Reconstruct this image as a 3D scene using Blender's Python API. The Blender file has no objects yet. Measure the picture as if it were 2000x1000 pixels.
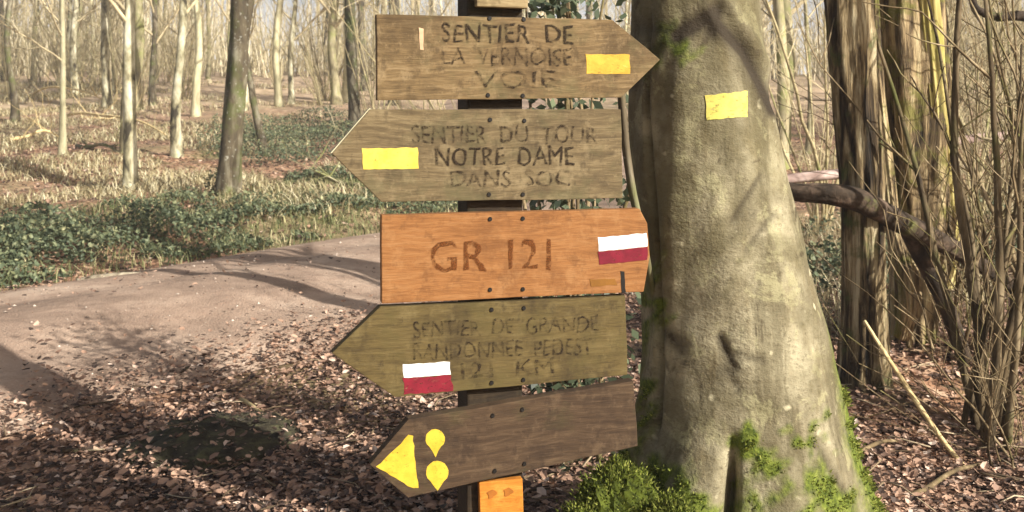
import bpy, bmesh, math, random
import numpy as np
from mathutils import Vector

random.seed(7)
rng = np.random.default_rng(7)
SC = bpy.context.scene
COL = SC.collection
R = math.radians

# ------------------------------------------------------------------ camera, light, exposure
F = 1921.0            # focal length in photo pixels (photo is 2000 px wide)
HOR = 190.0           # photo row of the eye level
cam_d = bpy.data.cameras.new("camera")
cam = bpy.data.objects.new("camera", cam_d)
COL.objects.link(cam)
cam.location = (0, 0, 0)
cam.rotation_euler = (R(90), 0, 0)
cam_d.sensor_width = 36.0
cam_d.lens = 36.0 * F / 2000.0
cam_d.shift_y = -(500 - HOR) / 2000.0
cam_d.clip_start = 0.05
cam_d.clip_end = 600
cam_d.dof.use_dof = True
cam_d.dof.focus_distance = 2.4
cam_d.dof.aperture_fstop = 9.0
SC.camera = cam

SUN_AZ = Vector((0.78, -0.625, 0)).normalized()
SUN_EL = R(29)
world = bpy.data.worlds.new("World")
SC.world = world
world.use_nodes = True
wn = world.node_tree
bg = wn.nodes["Background"]
sky = wn.nodes.new("ShaderNodeTexSky")
sky.sky_type = 'NISHITA'
sky.sun_disc = False
sky.sun_elevation = SUN_EL
sky.sun_rotation = math.atan2(SUN_AZ.x, SUN_AZ.y)
sky.air_density = 1.0
sky.dust_density = 5.0
sky.ozone_density = 1.0
# bright white winter haze low over the horizon
wtc = wn.nodes.new("ShaderNodeTexCoord")
wsp = wn.nodes.new("ShaderNodeSeparateXYZ")
wn.links.new(wtc.outputs["Generated"], wsp.inputs[0])
wmr = wn.nodes.new("ShaderNodeMapRange")
wmr.interpolation_type = 'SMOOTHSTEP'
wmr.inputs[1].default_value = 0.16
wmr.inputs[2].default_value = 0.02
wn.links.new(wsp.outputs[2], wmr.inputs[0])
wmx = wn.nodes.new("ShaderNodeMix")
wmx.data_type = 'RGBA'
wmx.inputs[7].default_value = (9.0, 9.4, 10.4, 1)
wn.links.new(wmr.outputs[0], wmx.inputs[0])
wn.links.new(sky.outputs[0], wmx.inputs[6])
wn.links.new(wmx.outputs[2], bg.inputs[0])
bg.inputs[1].default_value = 0.055
sun_d = bpy.data.lights.new("sun", 'SUN')
sun_d.energy = 5.0
sun_d.angle = R(0.55)
sun_d.color = (1.0, 0.965, 0.90)
sun = bpy.data.objects.new("sun", sun_d)
COL.objects.link(sun)
sd = Vector((SUN_AZ.x * math.cos(SUN_EL), SUN_AZ.y * math.cos(SUN_EL), math.sin(SUN_EL)))
sun.rotation_euler = (-sd).to_track_quat('-Z', 'Y').to_euler()
sun.location = sd * 30
SC.view_settings.view_transform = 'Standard'
SC.view_settings.look = 'None'
SC.view_settings.exposure = 0.95
SC.view_settings.gamma = 1.0
SC.render.filter_size = 3.8

# ------------------------------------------------------------------ materials
def lin(r, g, b):
    f = lambda c: (c / 255 / 12.92) if c <= 10 else ((c / 255 + 0.055) / 1.055) ** 2.4
    return (f(r), f(g), f(b), 1.0)

class NT:
    def __init__(self, name):
        self.m = bpy.data.materials.new(name)
        self.m.use_nodes = True
        self.t = self.m.node_tree
        self.b = self.t.nodes["Principled BSDF"]
        self.b.inputs["Specular IOR Level"].default_value = 0.25
        self.b.inputs["Roughness"].default_value = 0.85
        self.out = self.t.nodes["Material Output"]
    def n(self, typ, **kw):
        nd = self.t.nodes.new(typ)
        for k, v in kw.items():
            setattr(nd, k, v)
        return nd
    def l(self, a, b):
        self.t.links.new(a, b)
    def coord(self, scale=(1, 1, 1), kind="Object"):
        tc = self.n("ShaderNodeTexCoord")
        mp = self.n("ShaderNodeMapping")
        mp.inputs["Scale"].default_value = scale
        self.l(tc.outputs[kind], mp.inputs[0])
        return mp.outputs[0]
    def noise(self, co, scale, detail=5, rough=0.6, dist=0.0):
        nd = self.n("ShaderNodeTexNoise")
        nd.inputs["Scale"].default_value = scale
        nd.inputs["Detail"].default_value = detail
        nd.inputs["Roughness"].default_value = rough
        nd.inputs["Distortion"].default_value = dist
        self.l(co, nd.inputs["Vector"])
        return nd.outputs["Fac"]
    def ramp(self, fac, stops):
        nd = self.n("ShaderNodeValToRGB")
        e = nd.color_ramp.elements
        while len(e) < len(stops):
            e.new(0.5)
        for el, (p, c) in zip(e, stops):
            el.position = p
            el.color = c if len(c) == 4 else (*c, 1)
        self.l(fac, nd.inputs[0])
        return nd.outputs[0]
    def step(self, fac, a, b):
        return self.ramp(fac, [(a, (0, 0, 0, 1)), (b, (1, 1, 1, 1))])
    def mix(self, fac, a, b, mode='MIX'):
        nd = self.n("ShaderNodeMix", data_type='RGBA', blend_type=mode)
        for s, v in ((nd.inputs[0], fac), (nd.inputs[6], a), (nd.inputs[7], b)):
            if isinstance(v, (int, float)):
                s.default_value = v
            elif isinstance(v, tuple):
                s.default_value = v if len(v) == 4 else (*v, 1)
            else:
                self.l(v, s)
        return nd.outputs[2]
    def mul(self, a, b, op='MULTIPLY'):
        nd = self.n("ShaderNodeMath", operation=op)
        for s, v in ((nd.inputs[0], a), (nd.inputs[1], b)):
            if isinstance(v, (int, float)):
                s.default_value = v
            else:
                self.l(v, s)
        return nd.outputs[0]
    def color(self, c):
        if isinstance(c, tuple):
            self.b.inputs["Base Color"].default_value = c
        else:
            self.l(c, self.b.inputs["Base Color"])
    def bump(self, h, strength=0.5, dist=0.01):
        nd = self.n("ShaderNodeBump")
        nd.inputs["Strength"].default_value = strength
        nd.inputs["Distance"].default_value = dist
        self.l(h, nd.inputs["Height"])
        self.l(nd.outputs[0], self.b.inputs["Normal"])
    def attr(self, name):
        nd = self.n("ShaderNodeAttribute")
        nd.attribute_name = name
        return nd.outputs["Fac"]

def mat_wood(name, c_dark, c_mid, c_light, algae=0.3, algae_col=lin(96, 100, 52), seed=0.0):
    m = NT(name)
    tc = m.n("ShaderNodeTexCoord")
    mp = m.n("ShaderNodeMapping")
    mp.inputs["Location"].default_value = (seed, seed * 1.7, seed * 0.6)
    m.l(tc.outputs["Object"], mp.inputs[0])
    def sc(v):
        q = m.n("ShaderNodeMapping")
        q.inputs["Scale"].default_value = v
        m.l(mp.outputs[0], q.inputs[0])
        return q.outputs[0]
    wob_ = m.n("ShaderNodeTexNoise"); wob_.inputs["Scale"].default_value = 3.5; wob_.inputs["Detail"].default_value = 3
    m.l(mp.outputs[0], wob_.inputs["Vector"])
    vm = m.n("ShaderNodeVectorMath", operation='MULTIPLY_ADD')
    m.l(wob_.outputs["Color"], vm.inputs[0]); vm.inputs[1].default_value = (0.02, 0.0, 0.07); m.l(mp.outputs[0], vm.inputs[2])
    gq = m.n("ShaderNodeMapping"); gq.inputs["Scale"].default_value = (1.0, 1, 11); m.l(vm.outputs[0], gq.inputs[0])
    grain = m.noise(gq.outputs[0], 9, 6, 0.7, 0.3)
    fine = m.noise(sc((6, 6, 90)), 4, 3, 0.6)
    blot = m.noise(sc((1, 1, 1)), 7, 6, 0.68)
    col = m.ramp(grain, [(0.20, c_dark), (0.5, c_mid), (0.80, c_light)])
    col = m.mix(m.mul(m.step(fine, 0.5, 0.72), 0.45), col, c_dark)
    col = m.mix(m.mul(m.step(blot, 0.50, 0.62), 0.6), col, c_dark)
    blot3 = m.noise(sc((1, 1, 0.8)), 19, 5, 0.7)
    col = m.mix(m.mul(m.step(blot3, 0.54, 0.66), 0.5), col, c_light)
    blot4 = m.noise(sc((1, 1, 0.7)), 31, 5, 0.7)
    col = m.mix(m.mul(m.step(blot4, 0.56, 0.66), 0.55), col, c_dark)
    blot2 = m.noise(sc((1.3, 1, 1.6)), 4.3, 6, 0.7)
    col = m.mix(m.mul(m.step(blot2, 0.56 - 0.16 * algae, 0.70 - 0.16 * algae), min(0.85, 0.3 + algae)), col, algae_col)
    spots = m.noise(sc((1, 1, 1)), 55, 3, 0.6)
    col = m.mix(m.mul(m.step(spots, 0.62, 0.72), 0.35), col, c_light)
    m.color(col)
    m.bump(m.mul(grain, fine, 'ADD'), 0.35, 0.004)
    return m.m

def mat_bark(name, stops, scale=6, stretch=(1, 1, 0.25), moss=0.0, moss_col=lin(92, 104, 40), bump=0.5, bdist=0.02, vary=0.25, spots=0.0):
    m = NT(name)
    co = m.coord(stretch)
    n1 = m.noise(co, scale, 6, 0.65, 0.3)
    col = m.ramp(n1, stops)
    co2 = m.coord((1, 1, 1))
    if moss:
        n2 = m.noise(co2, scale * 0.35, 5, 0.65)
        col = m.mix(m.mul(m.step(n2, 0.60 - 0.25 * moss, 0.72 - 0.22 * moss), 0.8), col, moss_col)
    if spots:
        n3 = m.noise(co2, 26, 3, 0.5)
        col = m.mix(m.mul(m.step(n3, 0.64, 0.72), spots), col, lin(205, 205, 190))
    if vary:
        oi = m.n("ShaderNodeObjectInfo")
        hs = m.n("ShaderNodeHueSaturation")
        mr = m.n("ShaderNodeMapRange")
        mr.inputs[3].default_value = 1 - vary
        mr.inputs[4].default_value = 1 + vary
        m.l(oi.outputs["Random"], mr.inputs[0])
        m.l(mr.outputs[0], hs.inputs["Value"])
        m.l(col, hs.inputs["Color"])
        col = hs.outputs[0]
    m.color(col)
    m.bump(n1, bump, bdist)
    return m.m

def mat_leafy(name, stops, rough=0.7, transl=0.0):
    """colour from the per-point random attribute 'rnd'"""
    m = NT(name)
    c = m.ramp(m.attr("rnd"), stops)
    m.color(c)
    m.b.inputs["Roughness"].default_value = rough
    if transl:
        tr = m.n("ShaderNodeBsdfTranslucent")
        m.l(c, tr.inputs[0])
        mx = m.n("ShaderNodeMixShader")
        mx.inputs[0].default_value = transl
        m.l(m.b.outputs[0], mx.inputs[1])
        m.l(tr.outputs[0], mx.inputs[2])
        m.l(mx.outputs[0], m.out.inputs[0])
    return m.m

def mat_paint(name, c, c2, wear=None, wear_amt=0.5):
    m = NT(name)
    co = m.coord((1, 1, 1))
    n = m.noise(co, 30, 4, 0.6)
    n_ = m.noise(m.coord((1, 1, 1)), 11, 5, 0.7)
    col = m.ramp(n, [(0.35, c2), (0.6, c)])
    col = m.mix(m.mul(m.step(n_, 0.48, 0.66), 0.35), col, tuple(x * 0.72 for x in c[:3]) + (1,))
    if wear:
        w = m.noise(m.coord((1, 1, 3)), 45, 5, 0.7)
        col = m.mix(m.mul(m.step(w, 0.60, 0.68), wear_amt), col, wear)
    m.color(col)
    m.b.inputs["Roughness"].default_value = 0.7
    m.bump(n, 0.3, 0.003)
    if wear:
        h = m.noise(m.coord((1, 1, 2.2)), 60, 6, 0.75)
        fac = m.mul(m.step(h, 0.60 - 0.04 * wear_amt, 0.68), 0.85)
        tr = m.n("ShaderNodeBsdfTransparent")
        mx = m.n("ShaderNodeMixShader")
        m.l(fac, mx.inputs[0]); m.l(m.b.outputs[0], mx.inputs[1]); m.l(tr.outputs[0], mx.inputs[2])
        m.l(mx.outputs[0], m.out.inputs[0])
    return m.m

def mat_plain(name, c, rough=0.8):
    m = NT(name)
    n = m.noise(m.coord((1, 1, 1)), 20, 4, 0.6)
    d = tuple(x * 0.65 for x in c[:3]) + (1,)
    m.color(m.ramp(n, [(0.35, d), (0.65, c)]))
    m.b.inputs["Roughness"].default_value = rough
    return m.m

def mat_letter(name, c, lo=0.38, hi=0.56):
    m = NT(name)
    m.color(c)
    n = m.noise(m.coord((1, 1, 1)), 46, 5, 0.75)
    fac = m.ramp(n, [(lo, (0.08, 0.08, 0.08, 1)), (hi, (0.92, 0.92, 0.92, 1))])
    tr = m.n("ShaderNodeBsdfTransparent")
    mx = m.n("ShaderNodeMixShader")
    m.l(fac, mx.inputs[0])
    m.l(tr.outputs[0], mx.inputs[1])
    m.l(m.b.outputs[0], mx.inputs[2])
    m.l(mx.outputs[0], m.out.inputs[0])
    return m.m

# ------------------------------------------------------------------ mesh helpers
def mesh_np(name, V, quads=None, tris=None, smooth=True, attrs=None):
    V = np.asarray(V, dtype=np.float32)
    me = bpy.data.meshes.new(name)
    nq = 0 if quads is None else len(quads)
    nt = 0 if tris is None else len(tris)
    me.vertices.add(len(V))
    me.vertices.foreach_set("co", V.ravel())
    me.loops.add(nq * 4 + nt * 3)
    parts, starts, tot = [], [], []
    if nq:
        parts.append(np.asarray(quads, dtype=np.int32).ravel())
        starts.append(np.arange(nq) * 4)
        tot.append(np.full(nq, 4))
    if nt:
        parts.append(np.asarray(tris, dtype=np.int32).ravel())
        starts.append(nq * 4 + np.arange(nt) * 3)
        tot.append(np.full(nt, 3))
    me.loops.foreach_set("vertex_index", np.concatenate(parts))
    me.polygons.add(nq + nt)
    me.polygons.foreach_set("loop_start", np.concatenate(starts).astype(np.int32))
    me.polygons.foreach_set("loop_total", np.concatenate(tot).astype(np.int32))
    me.polygons.foreach_set("use_smooth", np.full(nq + nt, smooth))
    if attrs:
        for k, a in attrs.items():
            at = me.attributes.new(k, 'FLOAT', 'POINT')
            at.data.foreach_set("value", np.asarray(a, dtype=np.float32))
    me.update(calc_edges=True)
    me.validate()
    return me

def link(name, me, mat=None, parent=None, loc=None):
    o = bpy.data.objects.new(name, me)
    COL.objects.link(o)
    if mat is not None:
        me.materials.clear()
        me.materials.append(mat)
    if parent is not None:
        o.parent = parent
    if loc is not None:
        o.location = loc
    return o

def empty(name, loc=(0, 0, 0)):
    o = bpy.data.objects.new(name, None)
    o.empty_display_size = 0.2
    COL.objects.link(o)
    o.location = loc
    return o

def tag(o, label=None, cat=None, group=None, kind=None):
    if label: o["label"] = label
    if cat: o["category"] = cat
    if group: o["group"] = group
    if kind: o["kind"] = kind
    return o

class Acc:
    """collects tubes / leaves into one mesh"""
    def __init__(self):
        self.V, self.Q, self.T, self.A, self.n = [], [], [], [], 0
    def add(self, V, Q=None, T=None, rnd=0.5):
        V = np.asarray(V, float)
        if Q is not None and len(Q): self.Q.append(np.asarray(Q, int) + self.n)
        if T is not None and len(T): self.T.append(np.asarray(T, int) + self.n)
        self.V.append(V)
        self.A.append(np.broadcast_to(np.asarray(rnd, float), (len(V),)))
        self.n += len(V)
    def tube(self, P, rad, seg=6, disp=None, rnd=0.5, cap=True):
        P = np.asarray(P, float)
        n = len(P)
        rad = np.broadcast_to(np.asarray(rad, float), (n,))
        T = np.gradient(P, axis=0)
        T /= np.linalg.norm(T, axis=1)[:, None] + 1e-9
        ref = np.array([1.0, 0, 0]) if abs(T[:, 0]).mean() < 0.8 else np.array([0, 1.0, 0])
        A = ref[None, :] - (T @ ref)[:, None] * T
        A /= np.linalg.norm(A, axis=1)[:, None] + 1e-9
        B = np.cross(T, A)
        th = np.linspace(0, 2 * np.pi, seg, endpoint=False)
        rr = rad[:, None] * np.ones((1, seg))
        if disp is not None:
            s = np.concatenate([[0], np.cumsum(np.linalg.norm(np.diff(P, axis=0), axis=1))])
            rr = rr * disp(th[None, :], s[:, None])
        V = P[:, None, :] + rr[..., None] * (np.cos(th)[None, :, None] * A[:, None, :] + np.sin(th)[None, :, None] * B[:, None, :])
        V = V.reshape(-1, 3)
        i = np.arange(n - 1)[:, None] * seg
        j = np.arange(seg)[None, :]
        jn = (j + 1) % seg
        Q = np.stack([i + j, i + jn, i + seg + jn, i + seg + j], -1).reshape(-1, 4)
        Tr = None
        if cap:
            V = np.vstack([V, P[:1], P[-1:]])
            c0, c1 = n * seg, n * seg + 1
            jj = np.arange(seg)
            t0 = np.stack([np.full(seg, c0), (jj + 1) % seg, jj], -1)
            b = (n - 1) * seg
            t1 = np.stack([np.full(seg, c1), b + jj, b + (jj + 1) % seg], -1)
            Tr = np.vstack([t0, t1])
        self.add(V, Q, Tr, rnd)
    def mesh(self, name, smooth=True):
        return mesh_np(name, np.vstack(self.V), np.vstack(self.Q) if self.Q else None,
                       np.vstack(self.T) if self.T else None, smooth, {"rnd": np.concatenate(self.A)})

def sines(k, seed, amp=1.0, lo=1.0, hi=4.0):
    r = np.random.default_rng(seed)
    w = r.uniform(lo, hi, (k, 2)); p = r.uniform(0, 6.28, k); s = r.choice([-1, 1], (k, 2))
    def f(a, b):
        out = 0
        for i in range(k):
            out = out + np.sin(s[i, 0] * w[i, 0] * a + s[i, 1] * w[i, 1] * b + p[i])
        return amp * out / math.sqrt(k)
    return f

# ------------------------------------------------------------------ terrain
_und = sines(6, 3, 0.05, 0.3, 1.1)
_und2 = sines(6, 4, 0.018, 2.0, 5.0)
# the forest road's centre line
RC = np.array([(-12, -3.5), (-8.5, -0.4), (-6.5, 1.7), (-4.6, 4.0), (-3.0, 5.95), (-1.3, 8.2), (0.6, 10.7), (1.9, 13.5), (2.2, 17), (1.4, 21), (0.2, 26), (-0.5, 33), (-0.6, 42)], float)
def _resample(P, n=220):
    # Catmull-Rom
    out = []
    for i in range(len(P) - 1):
        p0 = P[max(i - 1, 0)]; p1 = P[i]; p2 = P[i + 1]; p3 = P[min(i + 2, len(P) - 1)]
        for t in np.linspace(0, 1, 18, endpoint=False):
            out.append(0.5 * ((2 * p1) + (-p0 + p2) * t + (2 * p0 - 5 * p1 + 4 * p2 - p3) * t * t + (-p0 + 3 * p1 - 3 * p2 + p3) * t ** 3))
    out.append(P[-1])
    return np.array(out)
RCF = _resample(RC)
RHALF = 1.72
def road_d(x, y):
    """signed distance to centre line: negative on the camera side"""
    x = np.asarray(x, float); y = np.asarray(y, float)
    shp = x.shape
    P = np.stack([x.ravel(), y.ravel()], -1)
    best = np.full(len(P), 1e9); sg = np.zeros(len(P))
    T = np.gradient(RCF, axis=0)
    for s in range(0, len(P), 20000):
        d = P[s:s + 20000, None, :] - RCF[None]
        dd = (d ** 2).sum(-1)
        k = dd.argmin(1)
        ii = np.arange(len(k))
        best[s:s + 20000] = np.sqrt(dd[ii, k])
        dv = d[ii, k]; tv = T[k]
        sg[s:s + 20000] = np.sign(tv[:, 0] * dv[:, 1] - tv[:, 1] * dv[:, 0])
    return (best * sg).reshape(shp)

def ground_z(x, y, d=None):
    x = np.asarray(x, float); y = np.asarray(y, float)
    if d is None:
        d = road_d(x, y)
    t = np.clip(y - 12.5, 0, None)
    rise = np.where(t < 6, 0.07 * t * t / 12, 0.07 * (t - 3))
    rise = np.where(y > 55, 0.07 * (55 - 12.5 - 3) + 0.012 * (y - 55), rise)
    z = -1.5 + rise
    off = np.clip((np.abs(d) - RHALF - 0.1) / 1.2, 0, 1)
    z = z + off * (_und(x, y) + _und2(x, y) + np.where(d > 0, 0.16, 0.03))
    # rise round the big trunk's foot and the right-hand thicket
    z = z + 0.22 * np.exp(-(((x - 0.62) ** 2 + (y - 2.9) ** 2) / 0.55))
    z = z + 0.10 * np.exp(-(((x - 2.2) ** 2 + (y - 5.3) ** 2) / 1.2))
    return z

def gz(x, y):
    return float(ground_z(np.array([x]), np.array([y]))[0])

def at(px, py):
    """world point on the ground seen at photo pixel (px, py)"""
    kx = (px - 1000) / F; kz = (HOR - py) / F
    Y = np.linspace(2.0, 90, 1800)
    g = ground_z(kx * Y, Y)
    below = np.where(kz * Y <= g)[0]
    i = below[0] if len(below) else len(Y) - 1
    return Vector((kx * Y[i], Y[i], float(g[i])))

def P3(px, py, Y):
    return np.array([(px - 1000) / F * Y, Y, (HOR - py) / F * Y])

# ground sheet
def grid_axis(parts):
    return np.concatenate([np.arange(a, b, s) for a, b, s in parts])
gx = grid_axis([(-220, -40, 12), (-40, -12, 1.0), (-12, -5, 0.25), (-5, 5, 0.09), (5, 12, 0.25), (12, 40, 1.0), (40, 221, 12)])
gy = grid_axis([(-40, -4, 3), (-4, 1.5, 0.3), (1.5, 9, 0.09), (9, 20, 0.22), (20, 60, 0.8), (60, 140, 4), (140, 420, 20)])
GX, GY = np.meshgrid(gx, gy)
GD = road_d(GX, GY)
GZ = ground_z(GX, GY, GD)
nx, ny = len(gx), len(gy)
ii = (np.arange(ny - 1)[:, None] * nx + np.arange(nx - 1)[None, :])
Qg = np.stack([ii, ii + 1, ii + nx + 1, ii + nx], -1).reshape(-1, 4)
m = NT("leaf_litter_soil")
co = m.coord((1, 1, 1))
vor = m.n("ShaderNodeTexVoronoi"); vor.inputs["Scale"].default_value = 17
m.l(co, vor.inputs["Vector"])
sep = m.n("ShaderNodeSeparateColor"); m.l(vor.outputs["Color"], sep.inputs[0])
litter = m.ramp(sep.outputs[0], [(0.0, lin(58, 44, 36)), (0.35, lin(112, 82, 62)), (0.7, lin(160, 122, 94)), (1.0, lin(192, 160, 132))])
n1 = m.noise(co, 0.35, 6, 0.6)
n2 = m.noise(co, 1.6, 6, 0.7)
tan_ = m.ramp(n2, [(0.3, lin(104, 90, 62)), (0.55, lin(150, 132, 98)), (0.75, lin(186, 168, 132))])
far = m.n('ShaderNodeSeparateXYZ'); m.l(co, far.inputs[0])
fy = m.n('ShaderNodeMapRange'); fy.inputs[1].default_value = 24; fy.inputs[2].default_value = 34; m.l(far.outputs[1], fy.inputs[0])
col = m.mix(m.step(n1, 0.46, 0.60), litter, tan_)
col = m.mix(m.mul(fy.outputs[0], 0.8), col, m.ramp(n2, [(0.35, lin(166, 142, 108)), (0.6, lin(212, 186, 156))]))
n3 = m.noise(co, 0.6, 5, 0.65, 0.5)
col = m.mix(m.mul(m.step(n3, 0.58, 0.68), 0.55), col, lin(98, 104, 56))
m.color(col)
m.bump(sep.outputs[1], 0.6, 0.02)
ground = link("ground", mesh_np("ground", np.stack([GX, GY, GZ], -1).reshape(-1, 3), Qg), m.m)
tag(ground, "forest floor of soil and dead leaves", kind="structure")

# road sheet with camber
m = NT("packed_earth_road")
co = m.coord((1, 1, 1))
n1 = m.noise(co, 1.1, 6, 0.65, 0.4)
n2 = m.noise(co, 9, 6, 0.7)
n3 = m.noise(co, 70, 3, 0.6)
col = m.ramp(n1, [(0.3, lin(122, 102, 86)), (0.5, lin(164, 139, 119)), (0.7, lin(194, 170, 148))])
col = m.mix(m.mul(m.step(n2, 0.5, 0.7), 0.5), col, lin(122, 98, 82))
col = m.mix(m.mul(m.step(n3, 0.56, 0.7), 0.35), col, lin(206, 186, 162))
m.color(col)
m.b.inputs["Roughness"].default_value = 0.9
m.bump(m.mul(n2, n3, 'ADD'), 0.7, 0.02)
Tn = np.gradient(RCF, axis=0); Tn /= np.linalg.norm(Tn, axis=1)[:, None]
Nn = np.stack([-Tn[:, 1], Tn[:, 0]], -1)
us = np.linspace(-1, 1, 25)
wob = sines(4, 11, 0.10, 0.6, 2.4)
rv = []
for i, (c, n) in enumerate(zip(RCF, Nn)):
    s = i * 0.15
    for u in us:
        w = RHALF + wob(s, np.sign(u) * 3.0)
        p = c + n * u * w
        rv.append((p[0], p[1], 0.0, u))
rv = np.array(rv)
rz = ground_z(rv[:, 0], rv[:, 1]) + 0.006 + 0.15 * (1 - rv[:, 3] ** 2) - 0.035 * np.exp(-((np.abs(rv[:, 3]) - 0.45) / 0.16) ** 2)
nu = len(us)
ii = (np.arange(len(RCF) - 1)[:, None] * nu + np.arange(nu - 1)[None, :])
Qr = np.stack([ii, ii + 1, ii + nu + 1, ii + nu], -1).reshape(-1, 4)[:, ::-1]
road = link("road", mesh_np("road", np.stack([rv[:, 0], rv[:, 1], rz], -1), Qr), m.m)
tag(road, "pale packed earth forest road", kind="structure")

MX, MY, _ = at(425, 880)
def surf_z(x, y):
    """ground or road surface"""
    d = road_d(x, y)
    u = np.clip(np.abs(d) / RHALF, 0, 1)
    mq = np.clip(1 - ((x - MX) / 0.36) ** 2 - ((y - MY) / 0.34) ** 2, 0, 1)
    return ground_z(x, y, d) + np.where(u < 1, 0.15 * (1 - u ** 2) + 0.006, 0) + 0.098 * np.sqrt(mq)

# ------------------------------------------------------------------ shared materials
M_beech = NT("smooth_grey_bark")
def _beech(m):
    co = m.coord((1, 1, 1))
    cz = m.coord((1, 1, 0.35))
    a = m.noise(co, 5.5, 7, 0.68)
    b = m.noise(cz, 22, 5, 0.6)
    col = m.ramp(a, [(0.30, lin(82, 76, 59)), (0.46, lin(126, 117, 92)), (0.62, lin(164, 155, 126))])
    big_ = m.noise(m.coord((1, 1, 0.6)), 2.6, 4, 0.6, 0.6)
    col = m.mix(m.mul(m.step(big_, 0.45, 0.58), 0.6), col, lin(92, 84, 62))  # broad bark mottling, its dark also standing in for shade cast on the trunk
    col = m.mix(m.mul(m.step(b, 0.52, 0.70), 0.5), col, lin(104, 90, 60))
    g = m.noise(co, 2.2, 5, 0.6)
    col = m.mix(m.mul(m.step(g, 0.48, 0.64), 0.28), col, lin(114, 108, 66))
    # horizontal wrinkles of the bark
    wr = m.noise(m.coord((0.6, 0.6, 9)), 3.2, 4, 0.6, 0.8)
    col = m.mix(m.mul(m.step(wr, 0.60, 0.70), 0.30), col, lin(90, 80, 56))
    st = m.noise(m.coord((1, 1, 0.10)), 13, 5, 0.65, 0.3)
    col = m.mix(m.mul(m.step(st, 0.52, 0.60), 0.55), col, lin(76, 68, 46))
    li = m.noise(co, 9, 6, 0.72, 0.4)
    col = m.mix(m.mul(m.step(li, 0.55, 0.60), 0.5), col, lin(158, 152, 114))
    fl = m.noise(m.coord((1, 1, 1.6)), 75, 4, 0.7)
    col = m.mix(m.mul(m.step(fl, 0.55, 0.66), 0.5), col, lin(74, 64, 44))
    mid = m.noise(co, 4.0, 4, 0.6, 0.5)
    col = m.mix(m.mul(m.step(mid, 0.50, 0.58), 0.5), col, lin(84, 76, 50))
    # pale lichen dots and dark scars
    v = m.noise(co, 24, 2, 0.4)
    col = m.mix(m.mul(m.step(v, 0.70, 0.78), 0.55), col, lin(214, 204, 168))
    s = m.noise(m.coord((1, 1, 0.7)), 9, 4, 0.7, 1.2)
    col = m.mix(m.mul(m.step(s, 0.60, 0.68), 0.75), col, lin(62, 52, 36))
    # moss, from a mesh attribute that says where it grows
    mo = m.attr("moss")
    mn = m.noise(co, 16, 6, 0.7)
    f = m.step(m.mul(mo, m.mul(m.mul(mn, 2.2), -0.10, 'ADD')), 0.16, 0.62)
    mc = m.ramp(m.noise(co, 60, 4, 0.7), [(0.35, lin(54, 66, 18)), (0.6, lin(104, 114, 40)), (0.75, lin(140, 144, 72))])
    col = m.mix(f, col, mc)
    # dark fold of the old branch collar, with a branch's shadow painted in
    sc_ = m.attr("scar_shade")
    col = m.mix(m.mul(sc_, 0.95), col, lin(52, 44, 32))
    m.color(col)
    h = m.mul(m.mul(m.mul(a, b, 'ADD'), m.mul(fl, li, 'ADD'), 'ADD'), m.mul(f, m.mul(mn, 1.2), 'MULTIPLY'), 'ADD')
    m.bump(h, 0.55, 0.010)
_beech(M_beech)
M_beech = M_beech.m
M_moss = mat_leafy("moss_green", [(0, lin(46, 54, 16)), (0.5, lin(102, 112, 38)), (1, lin(158, 160, 80))], 0.9, 0.3)
M_pale = mat_bark("pale_bark", [(0.3, lin(120, 112, 84)), (0.5, lin(182, 174, 138)), (0.7, lin(214, 206, 174))], 5, (1, 1, 0.3), 0.15, lin(140, 144, 84))
M_birch = mat_bark("patchy_white_bark", [(0.38, lin(58, 52, 40)), (0.46, lin(140, 132, 102)), (0.62, lin(214, 208, 180))], 3.2, (1, 1, 0.5), 0.25, lin(120, 124, 70))
M_grey = mat_bark("grey_green_bark", [(0.3, lin(82, 76, 56)), (0.5, lin(140, 130, 100)), (0.7, lin(184, 174, 142))], 5, (1, 1, 0.3), 0.5, lin(120, 124, 66))
M_dark = mat_bark("dark_bark", [(0.3, lin(44, 38, 30)), (0.5, lin(88, 78, 60)), (0.72, lin(150, 144, 122))], 6, (1, 1, 0.3), 0.45, lin(84, 92, 44), spots=0.5)
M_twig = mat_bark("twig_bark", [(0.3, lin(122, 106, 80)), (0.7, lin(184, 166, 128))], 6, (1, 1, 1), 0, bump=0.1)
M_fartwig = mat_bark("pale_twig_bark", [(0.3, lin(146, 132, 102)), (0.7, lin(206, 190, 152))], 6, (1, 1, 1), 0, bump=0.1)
M_ridge = mat_bark("ridged_old_bark", [(0.34, lin(26, 21, 15)), (0.45, lin(98, 82, 59)), (0.54, lin(158, 136, 100)), (0.68, lin(198, 182, 140))], 22, (1, 1, 0.10), 0.35, lin(110, 108, 48), bump=0.9, bdist=0.03, vary=0.0)
M_ridged = mat_bark("dark_ridged_bark", [(0.36, lin(16, 13, 9)), (0.46, lin(66, 53, 36)), (0.54, lin(128, 110, 78)), (0.66, lin(186, 172, 138))], 22, (1, 1, 0.10), 0.22, lin(76, 84, 44), bump=0.9, bdist=0.03, vary=0.0)
M_stem = mat_bark("brown_stem_bark", [(0.3, lin(52, 42, 30)), (0.5, lin(104, 88, 62)), (0.72, lin(166, 148, 116))], 8, (1, 1, 0.4), 0.3, lin(92, 94, 44))
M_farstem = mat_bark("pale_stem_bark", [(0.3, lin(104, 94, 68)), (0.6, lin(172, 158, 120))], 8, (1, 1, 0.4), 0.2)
M_log = mat_bark("dark_log_bark", [(0.3, lin(26, 22, 17)), (0.55, lin(66, 54, 42)), (0.75, lin(118, 98, 82))], 9, (1, 1, 1), 0.15, bump=0.8)
M_palelog = mat_bark("bleached_log", [(0.3, lin(124, 98, 88)), (0.55, lin(180, 156, 144)), (0.75, lin(216, 200, 188))], 9, (0.4, 1, 1), 0.0)
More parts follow.
